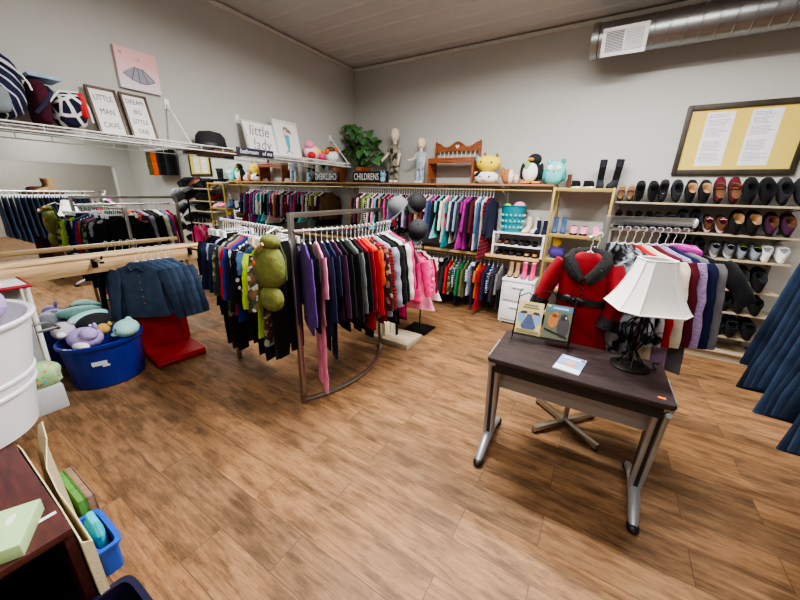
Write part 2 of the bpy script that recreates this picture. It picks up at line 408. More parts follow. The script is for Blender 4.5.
def garment(kind, cn, loc, rz, where, pattern='plain', hw=.165, th=.018, L=.42, sl=None, seed=0, group=None, second=None, label=None, hm=None, flare=.12, hook=.0145):
    nm, word, cat = KIND_CAT[kind]
    t = thing(nm, label or f'{cn} {PATW[pattern]}{word} {where}', cat, loc, rz, group)
    c = tuple(v * R.uniform(.88, 1.1) for v in col(cn)); c2 = col(second) if second else c
    if kind in ('pants', 'skirt'):
        gobj('body', pants_mesh(hw * .72, th, L, seed) if kind == 'pants' else skirt_mesh(hw, th, L, seed, flare * 4), t, c, pattern)
        obj('hanger', hanger_mesh(hw * .9, hm, True), None, t); return t
    puff = (.35 if th > .014 else .14) if kind == 'puffer' else 0
    if kind == 'outfit':
        gobj('body', body_mesh(hw, th, L * .5, seed), t, c, pattern)
        o = gobj('trousers', pants_mesh(hw * .75, th * .9, L * .62, seed), t, c2, 'plain'); o.location.z = -.01 - L * .42
    else: gobj('body', body_mesh(hw, th, L, seed, puff, 1.1 if kind == 'dress' else (flare if kind != 'vest' else 0)), t, c, pattern)
    if kind not in ('vest',):
        s_len = sl if sl is not None else {'tee': .15, 'dress': .14, 'outfit': .26}.get(kind, .36)
        for s in (-1, 1): gobj('sleeve', sleeve_mesh(s, hw, th, s_len, seed, puff), t, c2 if kind not in ('outfit',) else c, pattern)
    obj('hanger', hanger_mesh(hw, hm, False, hook), None, t)
    return t

def row(items, p0, p1, where, group, rz=PI / 2, jitter=.025, first=0, **kw):
    n = len(items); p0, p1 = Vector(p0), Vector(p1)
    for i, it in enumerate(items):
        kind, cn, L, *rest = it; pat = rest[0] if rest else 'plain'; sec = rest[1] if len(rest) > 1 else None
        p = p0.lerp(p1, (i + .5) / n)
        garment(kind, cn, p, rz + R.uniform(-jitter, jitter), where.format(ordn(i + first)), pat, L=L, seed=i % 4, group=group, second=sec, **kw)

# ------------------------------------------------------------------ back wall fixture: long shelf, rails, lower shelf
t = thing('wall_shelf', 'long oak shelf on the back wall carrying plant, mannequins and plush toys', 'shelf')
bm = BM(); bx(bm, XL + .02, -.56, 4.06, YB - .002, 1.592, 1.612, .003); obj('board', bm, SHELFWOOD, t)
for x in (-2.9, -1.95, -1.12):
    bm = BM(); bx(bm, x - .01, x + .01, 4.09, YB - .002, 1.575, 1.591); bx(bm, x - .01, x + .01, YB - .02, YB - .002, 1.36, 1.591)
    tube(bm, [(x, 4.12, 1.535), (x, 4.25, 1.5), (x, YB - .01, 1.4)], .006); obj('bracket', bm, WHITEWIRE, t)
tag(obj('hanging_rail', tube(BM(), [(XL + .03, 4.11, 1.545), (-.58, 4.11, 1.545)], .011, 10), GOLD), 'upper hanging rail under the long back-wall shelf', 'rail')
t = thing('wall_shelf', 'lower oak shelf on the back wall between the two clothes rows', 'shelf')
bm = BM(); bx(bm, XL + .02, -.60, 4.12, YB - .002, .762, .78, .003); obj('board', bm, SHELFWOOD, t)
bm = BM(); bx(bm, XL + .02, -.60, 4.085, 4.118, .75, .785, .003); obj('front_rail', bm, PINE_X, t)
for x in (-2.6, -1.6, -.7):
    bm = BM(); bx(bm, x - .01, x + .01, YB - .02, YB - .002, .5, .76); bx(bm, x - .01, x + .01, 4.13, YB - .003, .745, .761); obj('bracket', bm, WHITEWIRE, t)
tag(obj('hanging_rail', tube(BM(), [(XL + .03, 4.16, .715), (-.62, 4.16, .715)], .011, 10), GOLD), 'lower hanging rail under the lower back-wall shelf', 'rail')

UP = [('top','brown',.40),('dress','black',.5),('top','plum',.44),('tee','white',.36,'stripe'),('top','brown',.42),('dress','grey',.5),('tee','lime green',.36),('top','maroon',.44,'plaid'),('top','cream',.4),('jacket','charcoal',.42),
 ('top','pink',.42),('dress','turquoise',.46),('top','black',.44),('tee','tan',.38),('jacket','navy',.44),('top','hot pink',.40),('dress','dark green',.46),('top','grey',.42),('top','purple',.42),('tee','white',.36,'floral'),
 ('top','crimson',.42),('dress','black',.5,'dots'),('top','brown',.44),('top','lavender',.42),('tee','green',.38),('jacket','black',.46),('top','maroon',.44),('vest','white',.5),('top','tan',.42),('tee','pale pink',.38),
 ('top','maroon',.44),('dress','pale pink',.5),('top','denim blue',.48),('vest','hot pink',.46),('jacket','black',.42),('dress','turquoise',.5,'floral'),('top','black',.46),('top','white',.56),('vest','hot pink',.36),('dress','teal',.6),
 ('top','cream',.56,'floral'),('top','navy',.46),('top','steel grey',.5),('top','charcoal',.5),('dress','magenta',.6),('top','magenta',.62),('jacket','black',.56),('top','maroon',.58),('vest','white',.62),('top','denim blue',.6),
 ('vest','cream',.68),('dress','crimson',.70,'darkstripe'),('jacket','navy',.46)]
row(UP, (XL + .29, 4.11, 1.545), (-1.20, 4.11, 1.545), 'on the upper wall rail, {} from the corner', 'garments on the upper wall rail', th=.0145)
LOW = [('outfit','charcoal',.5,'plain','black'),('top','olive',.42),('pants','black',.6),('jacket','grey',.42),('outfit','maroon',.52,'plain','charcoal'),('top','navy',.42),('pants','denim blue',.6),('tee','orange',.36),('top','black',.46),
 ('outfit','grey',.56,'plain','black'),('top','tan',.4),('outfit','lime green',.54,'plain','charcoal'),('jacket','pale grey',.38),('outfit','light blue',.56,'stripe','grey'),('jacket','cream',.42),('outfit','brown',.56,'plain','grey'),('pants','black',.56),('top','charcoal',.46),('top','red',.4),
 ('top','olive',.4,'camo'),('outfit','teal',.56,'plaid','navy'),('top','green',.42),('jacket','olive',.44),('tee','light blue',.4,'stripe'),('pants','navy',.56),('tee','orange',.42),('dress','crimson',.54),('top','navy',.42),('outfit','royal blue',.54,'plaid','black'),('jacket','charcoal',.46),('outfit','grey',.52,'plain','charcoal')]
row(LOW, (-2.75, 4.16, .715), (-1.0, 4.16, .715), 'on the lower wall rail, {} from the corner', 'garments on the lower wall rail', hw=.15)

# ------------------------------------------------------------------ round rack
A, B_, D_ = Vector((-1.66, 1.413, 0)), Vector((-1.753, 2.517, 0)), Vector((-2.66, 1.56, 0))
def arc3(a, m_, b, n):                    # circle through three floor points
    ax, ay, bx_, by, cx, cy = a[0], a[1], m_[0], m_[1], b[0], b[1]
    d = 2 * (ax * (by - cy) + bx_ * (cy - ay) + cx * (ay - by))
    ux = ((ax * ax + ay * ay) * (by - cy) + (bx_ * bx_ + by * by) * (cy - ay) + (cx * cx + cy * cy) * (ay - by)) / d
    uy = ((ax * ax + ay * ay) * (cx - bx_) + (bx_ * bx_ + by * by) * (ax - cx) + (cx * cx + cy * cy) * (bx_ - ax)) / d
    r = math.hypot(ax - ux, ay - uy); a0 = math.atan2(ay - uy, ax - ux); a1 = math.atan2(cy - uy, cx - ux)
    am = math.atan2(by - uy, bx_ - ux)
    while a1 < a0: a1 += 2 * PI
    while am < a0: am += 2 * PI
    if am > a1: a1 -= 2 * PI
    return [(ux + r * math.cos(a0 + (a1 - a0) * i / n), uy + r * math.sin(a0 + (a1 - a0) * i / n), a0 + (a1 - a0) * i / n) for i in range(n + 1)]
AR = arc3(A, (-1.53, 2.0), B_, 24); AL = [(A.x + (D_.x - A.x) * i / 24, A.y + (D_.y - A.y) * i / 24, PI / 2 + .12) for i in range(25)]; RB = Vector((-1.62, 2.5, 0)); AH = [(A.x + .02 + (RB.x - A.x - .02) * i / 24 + .09 * math.sin(PI * i / 24), A.y + (RB.y - A.y) * i / 24, -.62 + .66 * i / 24) for i in range(25)]
t = thing('clothes_rack', 'round chrome clothes rack with curved base and raised top bar', 'clothes rack')
def bar(bm, p, q, w, d):                  # flat bar between two points
    p, q = Vector(p), Vector(q); z = (q - p); l = z.length; M = Matrix.Translation(p) @ z.to_track_quat('Z', 'Y').to_matrix().to_4x4()
    bx(bm, -w / 2, w / 2, -d / 2, d / 2, 0, l, .002, M)
for nm, P_, h in (('post', A, 1.36), ('post', B_, 1.36), ('post', D_, 1.27)):
    bm = BM(); bx(bm, P_.x - .016, P_.x + .016, P_.y - .016, P_.y + .016, 0, h, .003); obj(nm, bm, CHROME, t)
bm = BM(); bx(bm, 0, 1, -.016, .016, -.016, .016, .003)
for v in bm.verts: v.co = A.lerp(B_, .014 + .972 * v.co.x) + Vector((v.co.y, 0, v.co.z + 1.344))
obj('top_bar', bm, CHROME, t)
for arc, z in ((AR, .03),):
    bm = BM(); tube(bm, [(p[0], p[1], z) for p in arc], .016, 8); obj('base_rail', bm, CHROME, t)
for arc, z in ((AH, 1.25), (AL, 1.25)):
    bm = BM(); tube(bm, [(p[0], p[1], z) for p in arc], .011, 8); obj('hang_rail', bm, CHROME, t)
bm = BM(); tube(bm, [(RB.x, RB.y, 1.25), (B_.x + .015, B_.y, 1.25)], .011, 8); obj('hang_rail', bm, CHROME, t)
RIGHT = [('top','purple',.46),('tee','black',.46),('outfit','pink',.86,'satin','pink'),('top','navy',.5),('outfit','navy',.66,'plain','navy'),('top','plum',.42),('top','black',.5),
 ('jacket','black',.46),('top','grey',.44),('top','black',.52),('top','crimson',.5),('jacket','red',.54,'plain','red'),('outfit','orange',.62,'plain','charcoal'),('jacket','maroon',.52,'camo'),('jacket','red',.52,'knit'),('puffer','steel grey',.5),('puffer','black',.56),('jacket','black',.6),('puffer','cream',.48),('top','teal',.5),('top','hot pink',.6),('top','maroon',.64)]
n = len(RIGHT); f = .03
steps = [.034 if it[0] != 'puffer' else .06 for it in RIGHT]; tot = sum(steps)
for i, it in enumerate(RIGHT):
    f = .04 + .92 * (sum(steps[:i]) + steps[i] / 2) / tot; k = f * 24; j = min(int(k), 23); u = k - j
    px, py, an = [AH[j][q] * (1 - u) + AH[j + 1][q] * u for q in range(3)]
    kind, cn, L = it[:3]; pat = it[3] if len(it) > 3 else 'plain'; sec = it[4] if len(it) > 4 and isinstance(it[4], str) else None
    big = kind in ('puffer', 'jacket')
    garment(kind, cn, (px, py, 1.25), an + R.uniform(-.02, .02), f'on the round rack, {ordn(i)} behind the near post', pat, hw=(.19 if big else .165) + .028 * i / n, th=.025 if kind == 'puffer' else .0128, L=L * 1.2, sl=.46 if big else .42 if kind == 'top' else None, seed=i % 4, group='garments on the right side of the round rack', second=sec)
LEFT = [('pants','black',.72),('pants','charcoal',.74),('jacket','brown',.62,'camo'),('pants','black',.72),('top','lime green',.58),('pants','navy',.8),('tee','denim blue',.4),('outfit','black',.74,'dots','black'),('top','black',.56),('tee','light blue',.42,'plaid'),('jacket','navy',.44),
 ('top','royal blue',.54),('top','red',.5,'plain'),('tee','grey',.36),('jacket','charcoal',.5),('top','olive',.54,'camo'),('pants','black',.86),('top','navy',.5),('tee','pale grey',.4),('pants','charcoal',.88),('jacket','navy',.5),('pants','black',.86),('outfit','black',.6,'plain','charcoal')]
n = len(LEFT)
for i, it in enumerate(LEFT):
    f = .085 + .9 * (i + .5) / n; k = f * 24; j = min(int(k), 23); u = k - j
    px, py, an = [AL[j][q] * (1 - u) + AL[j + 1][q] * u for q in range(3)]
    kind, cn, L = it[:3]; pat = it[3] if len(it) > 3 else 'plain'; sec = it[4] if len(it) > 4 else None
    garment(kind, cn, (px, py, 1.25), an + R.uniform(-.02, .02), f'on the round rack, {ordn(i)} left of the near post', pat, hw=.175, th=.0138, L=L * 1.1, seed=i % 4, group='garments on the left side of the round rack', second=sec)

# plush dinosaur backpack hung at the corner post
t = thing('hanging_backpack', 'olive green quilted plush backpack with an orange badge, hung at the rack post', 'backpack', (-1.63, 1.21, 1.21)); t.scale = (.86, .86, .9)
QG = fabric('camo'); OLV = rgb(112, 124, 52)
FURG = mat('olive plush', rgb(104, 108, 48), .9, bump=.8, scale=26, var=.6)
bm = BM(); blob(bm, (0, 0, -.16), (.125, .085, .15), 18, 12, .9); obj('body', bm, FURG, t)
bm = BM(); blob(bm, (.03, .0, -.0), (.075, .06, .05), 14, 8); obj('head', bm, FURG, t)
bm = BM(); blob(bm, (.02, -.02, -.37), (.1, .06, .085), 14, 8, .9); obj('pouch', bm, FURG, t)
bm = BM(); blob(bm, (-.05, -.078, -.13), (.018, .008, .018), 10, 6); obj('badge', bm, cmat('orange'), t)
for s in (-1, 1):
    bm = BM(); tube(bm, [(s * .06, .03, .03), (s * .1, .05, -.1), (s * .11, .04, -.24), (s * .05, .0, -.3)], .011, 6); obj('strap', bm, mat('dark olive webbing', rgb(60, 66, 34), .8), t)
bm = BM(); tube(bm, [(0, 0, .05), (.0, .08, .08), (.0, .12, .055), (0, .17, .055)], .007, 6); obj('hook', bm, PLASTIC_W, t)
bm = BM(); tube(bm, [(-.07, -.05, .03), (-.03, -.085, -.02), (.02, -.095, -.03), (.06, -.08, .0)], .012, 6); obj('trim', bm, cmat('tan'), t)

# hat tower and pink clothes behind the round rack
HT = Vector((-1.68, 2.72, 0))
t = thing('hat_stand', 'display post with cream block base behind the round rack', 'hat stand', HT)
bm = BM(); bx(bm, -.26, .22, -.16, .16, 0, .06, .006); obj('base', bm, CREAMWOOD, t)
bm = BM(); bx(bm, -.2, -.08, -.1, .1, .061, .2, .004); obj('block', bm, mat('cream laminate', rgb(226, 216, 184), .5), t)
bm = BM(); tube(bm, [(0, 0, .06), (0, 0, 1.41)], .014, 8); obj('post', bm, BLACKMETAL, t)
PEGS = [((.055, -.105, 1.37), 'grey', 'grey'), ((.12, .10, 1.40), 'black', 'black'), ((.19, .03, 1.17), 'charcoal', 'charcoal blue'), ((.16, -.1, .9), 'black', 'black knitted')]
for i, (p, cn, w) in enumerate(PEGS):
    bm = BM(); tube(bm, [(0, 0, p[2] - .06), (p[0] * .3, p[1] * .3, p[2] - .06)], .005); obj('peg', bm, BLACKMETAL, t)
for i, (p, cn, w) in enumerate(PEGS):
    h = thing('hanging_hat', ['grey peaked cap highest on the hat stand, facing the aisle', 'black peaked cap beside the grey cap on the hat stand', 'charcoal blue peaked cap on the middle peg of the hat stand', 'round black knitted hat on the lowest peg of the hat stand'][i], 'hat', HT + Vector(p), [-.6, .5, .3, 0][i], 'hats on the hat stand'); h.scale = (1.02, 1.02, .95); h.rotation_euler = [(.75, -.3, -.5), (.5, .7, .6), (.9, .2, .3), (.2, 0, 0)][i]
    cm = mat('cap ' + cn, tuple(v * .6 for v in col(cn)), .8, bump=.3)
    bm = BM(); lathe(bm, [(.088, -.03), (.09, 0), (.086, .035), (.07, .07), (.04, .092), (.0001, .1)], 18); obj('crown', bm, cm, h)
    if i < 3:
        bm = BM(); pts = [( .088 * math.cos(a), .088 * math.sin(a) - (.07 if j else 0) * math.cos(a + PI / 2) ** 2) for j in (0, 1) for a in ([-PI + PI * q / 10 for q in range(11)] if not j else [-PI * q / 10 for q in range(11)])]
        prism(bm, pts, -.03, -.024); obj('brim', bm, cm, h)
        bm = BM(); blob(bm, (0, 0, .102), (.008, .008, .006), 8, 4); obj('button', bm, cm, h)
    else:
        bm = BM(); lathe(bm, [(.091, -.035), (.096, -.03), (.096, 0), (.091, .005)], 18, cap=False); obj('band', bm, cm, h)
bm = BM(); tube(bm, [(-1.66, 2.77, 0), (-1.66, 2.77, .0)], .01) if 0 else None; bm.free()
t = thing('clothes_rack', 'short black rail of pink clothes behind the hat stand', 'clothes rack', (-1.62, 3.12, 0))
bm = BM(); tube(bm, [(0, 0, 0), (0, 0, .97), (0, -.03, 1.0), (.02, -.4, 1.0)], .008, 8); obj('post', bm, BLACKMETAL, t)
bm = BM(); bx(bm, -.14, .14, -.14, .14, 0, .012, .003); obj('base', bm, BLACKMETAL, t)
for i, (k, cn, pt, L) in enumerate([('jacket', 'hot pink', 'plain', .46), ('dress', 'pink', 'floral', .56), ('top', 'hot pink', 'dots', .48), ('jacket', 'maroon', 'plain', .6), ('dress', 'pale pink', 'plain', .5)]):
    garment(k, cn, (-1.601 - .0035 * i, 2.81 + .058 * i, 1.0), .15 + R.uniform(-.04, .04), f'on the rail behind the hats, {ordn(i)} from the aisle', pt, hw=.13, th=.015, L=L, seed=i % 4, group='pink garments behind the hat stand')

# ------------------------------------------------------------------ things on the long shelf
SZ = 1.613
t = thing('potted_plant', 'leafy green houseplant in a terracotta pot on the corner of the shelf', 'plant', (-3.31, 4.275, SZ))
bm = BM(); lathe(bm, [(.08, 0), (.106, .17), (.115, .172), (.115, .215), (.104, .215), (.1, .19)], 22); obj('pot', bm, mat('terracotta', rgb(190, 104, 62), .7, bump=.1), t)
bm = BM(); lathe(bm, [(.0001, .186), (.1, .188)], 22, cap=False); obj('soil', bm, mat('potting soil', rgb(52, 40, 30), .95, bump=.6), t)
LEAFM = mat('glossy green leaf', rgb(82, 128, 74), .45, var=.45, scale=9)
STEMM = mat('green stem', rgb(70, 104, 52), .6)
rl = random.Random(11)
def leaf_bm(L, W, fold=.25):
    bm = BM(); n = 7; mid, lf, rg = [], [], []
    for i in range(n + 1):
        f = i / n; w = W * (math.sin(PI * min(1, f * .9 + .1) ** .8)) if 0 < f < 1 else 0
        z = -.35 * L * f * f
        mid.append(bm.verts.new((0, L * f, z))); lf.append(bm.verts.new((-w / 2, L * f - .04 * w, z + fold * w / 2))); rg.append(bm.verts.new((w / 2, L * f - .04 * w, z + fold * w / 2)))
    for i in range(n):
        bm.faces.new((lf[i], mid[i], mid[i + 1], lf[i + 1])); bm.faces.new((mid[i], rg[i], rg[i + 1], mid[i + 1]))
    bmesh.ops.remove_doubles(bm, verts=bm.verts[:], dist=1e-5)
    return bm
LEAVES = [mesh('leaf', leaf_bm(L, W), LEAFM) for L, W in ((.15, .14), (.13, .125), (.17, .15), (.11, .10))]
for i in range(62):
    a = rl.uniform(0, 2 * PI); r_ = math.sqrt(rl.uniform(.03, 1))
    x, z = .12 + .40 * r_ * math.cos(a), .50 + .25 * r_ * math.sin(a); yy = rl.uniform(-.26, .04)
    if i > 56: x, z = rl.uniform(-.1, .02), rl.uniform(.70, .82)
    p = Vector((x, yy, z))
    bm = BM(); tube(bm, [(.02 * math.cos(a), .02 * math.sin(a), .18), Vector((x * .4, yy * .4, z * .75)), p], .004, 5); st = obj('stem', bm, STEMM, t)
    o = obj('leaf', LEAVES[i % 4], None, st, p); d = Vector((x, yy - .1, .05 * rl.uniform(-1, 1))).normalized()
    o.rotation_euler = (rl.uniform(-1.0, .1), rl.uniform(-.5, .5), math.atan2(-d.x, d.y) + rl.uniform(-.7, .7))
    q = p + Vector((0, 0, 0))
    def inside():
        Mr = o.rotation_euler.to_matrix(); return all((p + Mr @ v.co).x - 3.31 > XL + .015 and (p + Mr @ v.co).y + 4.275 < YB - .01 and ((p + Mr @ v.co).z > .17) and (p + Mr @ v.co).x < .43 for v in o.data.vertices)
    for _ in range(40):            # turn leaves that would poke through the wall or the mirror
        if inside(): break
        o.rotation_euler = (rl.uniform(-.6, .3), rl.uniform(-.5, .5), rl.uniform(-PI, PI))
    if not inside(): bpy.data.objects.remove(o); bpy.data.objects.remove(st)

t = thing('shelf_sign', 'black sign with white CHILDRENS WEAR lettering leaning on the shelf', 'sign', M=on_back(-3.08, 4.145, SZ))
bm = BM(); bx(bm, -.32, .32, 0, .155, -.012, .012, .003); obj('board', bm, BLACKPL, t)
WHITEINK = mat('white lettering', rgb(232, 232, 230), .6, var=.02)
for tx_, px_ in (('CHILDRENS', -.065), ('W', .245)): o = obj('lettering', text_mesh(tx_, .112, WHITEINK), None, t, (px_, .077, .0135)); o.scale = (.78, 1.2, 1)
BLUEP = mat('pale blue plush', rgb(128, 176, 200), .9, bump=.5, scale=80, var=.25)
t = thing('plush_toy', 'small pale blue plush animal in front of the black sign', 'toy', (-2.82, 4.092, SZ))
bm = BM(); blob(bm, (0, 0, .045), (.045, .03, .045)); obj('body', bm, BLUEP, t)
bm = BM(); blob(bm, (0, -.005, .105), (.036, .03, .032)); obj('head', bm, BLUEP, t)
for s in (-1, 1): bm = BM(); blob(bm, (s * .026, 0, .135), (.013, .008, .022), 8, 6); obj('ear', bm, BLUEP, t)

# two small headless-faced display mannequins
SKIN = mat('cream mannequin shell', rgb(226, 208, 184), .55, var=.04)
def limb(bm, pts, rs, seg=10): tube(bm, pts, rs, seg)
def mannequin(loc, rz, label, fab, c, arm_l, arm_r, shorts):
    t = thing('child_mannequin', label, 'mannequin', loc, rz)
    bm = BM()
    lathe(bm, [(.022, .50), (.024, .545), (.04, .56), (.056, .59), (.062, .63), (.055, .675), (.035, .705), (.0001, .715)], 16, sy=1.12)        # neck and egg head
    lathe(bm, [(.05, .28), (.066, .3), (.07, .34), (.068, .42), (.066, .46), (.05, .49), (.023, .505)], 16, sy=.68)
    for s in (-1, 1):
        limb(bm, [(s * .036, 0, .3), (s * .04, -.004, .17), (s * .042, 0, .06), (s * .042, 0, .03)], [.038, .03, .022, .018])
        blob(bm, (s * .043, -.022, .02), (.02, .045, .02), 10, 6)
    for s, arm in ((-1, arm_l), (1, arm_r)):
        limb(bm, [(s * .062, 0, .475)] + arm, [.026, .021, .016, .013]); blob(bm, Vector(arm[-1]), (.015, .015, .022), 8, 6)
    obj('body', bm, SKIN, t)
    bm = BM(); lathe(bm, [(.03, .51), (.058, .495), (.077, .46), (.08, .38), (.082, .28), (.078, .27)], 18, sy=.74)
    for s, arm in ((-1, arm_l), (1, arm_r)):
        q = Vector(arm[0]); p = Vector((s * .058, 0, .478)); tube(bm, [p, p.lerp(q, .9)], [.036, .034], 10)
    o = obj('shirt', bm, fabric(fab), t); o.color = (*c, 1)
    bm = BM(); lathe(bm, [(.074, .285), (.078, .25), (.07, .225)], 16, sy=.72)
    for s in (-1, 1): tube(bm, [(s * .038, 0, .25), (s * .042, 0, .16), (s * .043, 0, .045 if not shorts else .12)], [.042, .036, .034], 10)
    o = obj('trousers', bm, fabric(fab), t); o.color = (*c, 1)
    for s in (-1, 1):
        bm = BM(); blob(bm, (s * .043, -.024, .021), (.025, .052, .0205), 10, 6); obj('shoe', bm, PLASTIC_W, t)
    return t
mannequin((-2.72, 4.24, SZ), -.1, 'cream child mannequin in camouflage shirt and trousers on the shelf', 'camo', rgb(140, 132, 112), [(-.1, -.01, .40), (-.15, -.05, .33), (-.17, -.07, .30)], [(.085, .0, .38), (.09, -.03, .29), (.09, -.04, .25)], False)
o = mannequin((-2.30, 4.24, SZ), -.3, 'smaller cream child mannequin in blue and white print outfit', 'floral', rgb(176, 190, 206), [(-.085, -.04, .40), (-.115, -.1, .37), (-.13, -.13, .365)], [(.08, .0, .39), (.085, -.02, .3), (.085, -.03, .26)], False)
o.scale = (.92, .92, .8)

# child's wooden chair-shelf
t = thing('wooden_bench', 'cherry wood child bench with heart cutout in its back, on the shelf', 'bench', (-1.82, 4.24, SZ))
for s in (-1, 1):
    bm = BM(); prism(bm, [(-.12, 0), (-.09, 0), (-.05, .06), (.05, .06), (.08, 0), (.11, 0), (.12, .50), (.085, .52), (.075, .30), (-.12, .30)], -.011, .011, Matrix(((0, 0, 1, s * .3), (1, 0, 0, 0), (0, 1, 0, 0), (0, 0, 0, 1)))); obj('side_panel', bm, CHERRY, t)
bm = BM(); bx(bm, -.288, .288, -.13, .07, .282, .302, .004); obj('seat', bm, CHERRY, t)
bm = BM(); bx(bm, -.288, .288, -.125, -.11, .24, .281, .003); obj('front_apron', bm, CHERRY, t)
bm = BM()
pts = [(-.288, .40)] + [(-.288 + .576 * i / 24, .475 + .03 * math.cos(2 * PI * (i / 24 - .5) * 2) + .012 * (1 - abs(i / 12 - 1))) for i in range(25)] + [(.288, .40)]
prism(bm, pts, -.009, .009, Matrix(((1, 0, 0, 0), (0, 0, 1, .097), (0, 1, 0, 0), (0, 0, 0, 1)))); obj('crest_rail', bm, CHERRY, t)
bm = BM(); bx(bm, -.288, .288, .089, .105, .303, .325, .002); obj('lower_rail', bm, CHERRY, t)
for k in range(9): bm = BM(); tube(bm, [(-.24 + .06 * k, .097, .32), (-.24 + .06 * k, .097, .402)], .006, 6); obj('spindle', bm, mat('pale spindle', rgb(206, 196, 180), .6), t)
hp = [(.028 * 16 * math.sin(a) ** 3 / 17, .028 * (13 * math.cos(a) - 5 * math.cos(2 * a) - 2 * math.cos(3 * a) - math.cos(4 * a)) / 17) for a in [2 * PI * k / 24 for k in range(24)]]
bm = BM(); prism(bm, hp, 0, .002, frameM((0, .0875, .455), (1, 0, 0), (0, 0, 1), (0, -1, 0))); obj('heart', bm, mat('pale heart', rgb(230, 226, 214), .7), t)

def plush(label, loc, rz, cname, body, extra, name='plush_toy', c=None):
    t = thing(name, label, 'toy', loc, rz)
    m = mat('plush ' + cname, c, .9, bump=.5, scale=70, var=.15)
    bm = BM(); blob(bm, body[0], body[1], 18, 12, body[2] if len(body) > 2 else 1.); obj('body', bm, m, t)
    for nm, ctr, r, mm in extra:
        bm = BM(); blob(bm, ctr, r, 12, 8); obj(nm, bm, mm or m, t)
    return t
BLK = mat('black eye', rgb(16, 16, 18), .3)
BRN = mat('brown plush', rgb(150, 100, 60), .9, bump=.4, scale=70); PNK = mat('pink plush', rgb(240, 190, 186), .9, bump=.4, scale=70)
YEL = mat('yellow plush', rgb(246, 212, 60), .9, bump=.4, scale=70); ORG = mat('orange felt', rgb(236, 150, 40), .8)
WPL = mat('white plush', rgb(238, 236, 232), .9, bump=.4, scale=70)
plush('round white cow plush with black patch under the yellow bee plush', (-1.355, 4.2, SZ), 0, 'white cow', ((0, 0, .072), (.145, .11, .072), .85), [('ear', (-.12, -.04, .12), (.03, .015, .022), None), ('patch', (-.09, -.03, .105), (.045, .075, .036), BLK), ('eye', (-.05, -.105, .08), (.011, .008, .012), BLK), ('eye', (.06, -.104, .08), (.011, .008, .012), BLK), ('snout', (0, -.1, .05), (.04, .018, .02), PNK)], c=rgb(238, 236, 232))
plush('round yellow bee plush with brown antennae sitting on the white cow plush', (-1.35, 4.2, SZ + .146), -.05, 'yellow', ((0, 0, .088), (.145, .11, .09), .9), [('antenna', (-.05, -.01, .185), (.018, .014, .026), BRN), ('antenna', (.1, -.01, .172), (.018, .014, .026), BRN), ('eye', (-.06, -.098, .1), (.011, .008, .012), BLK), ('eye', (.07, -.096, .09), (.011, .008, .012), BLK), ('wing', (-.11, -.06, .13), (.035, .02, .035), BLUEP)], c=rgb(246, 212, 60))
plush('brown and white floppy plush leaning right of the bee plush', (-1.12, 4.22, SZ), .2, 'brown', ((0, 0, .085), (.055, .07, .085)), [('ear', (-.05, -.02, .13), (.03, .03, .06), None), ('belly', (.045, -.02, .085), (.035, .06, .08), WPL)], c=rgb(166, 112, 66))
plush('small round pale pink plush beside the brown plush', (-.995, 4.2, SZ), 0, 'pale pink', ((0, 0, .055), (.035, .05, .055)), [('ear', (-.035, 0, .105), (.016, .012, .018), None), ('ear', (.035, 0, .105), (.016, .012, .018), None), ('snout', (0, -.045, .05), (.02, .014, .016), None)], c=rgb(240, 196, 186))
t = plush('black and white penguin plush with orange beak and feet', (-.84, 4.2, SZ), .25, 'penguin black', ((0, 0, .13), (.105, .085, .125)), [('head', (.015, -.005, .265), (.075, .07, .062), None), ('belly', (-.015, -.045, .125), (.085, .06, .105), WPL), ('beak', (-.03, -.075, .262), (.035, .03, .018), ORG), ('foot', (-.06, -.06, .018), (.055, .045, .018), ORG), ('foot', (.055, -.06, .018), (.055, .045, .018), ORG), ('wing', (.1, .0, .14), (.025, .05, .09), None), ('wing', (-.1, 0, .14), (.025, .05, .09), None), ('scarf', (-.055, -.07, .195), (.03, .03, .05), mat('green scarf', rgb(120, 190, 110), .9))], c=rgb(28, 30, 34))
TQ = mat('dark turquoise', rgb(60, 150, 156), .9)
plush('turquoise owl plush at the right end of the long shelf', (-.595, 4.2, SZ), 0, 'turquoise', ((0, 0, .12), (.11, .085, .125), .9), [('ear', (-.075, 0, .24), (.025, .02, .03), None), ('ear', (.07, 0, .24), (.025, .02, .03), TQ), ('eye', (-.045, -.078, .17), (.03, .012, .03), WPL), ('eye', (.04, -.08, .17), (.03, .012, .03), WPL), ('beak', (0, -.085, .14), (.012, .012, .014), ORG), ('wing', (.1, -.02, .1), (.02, .05, .07), TQ), ('wing', (-.1, -.02, .1), (.02, .05, .07), TQ)], c=rgb(112, 206, 206))

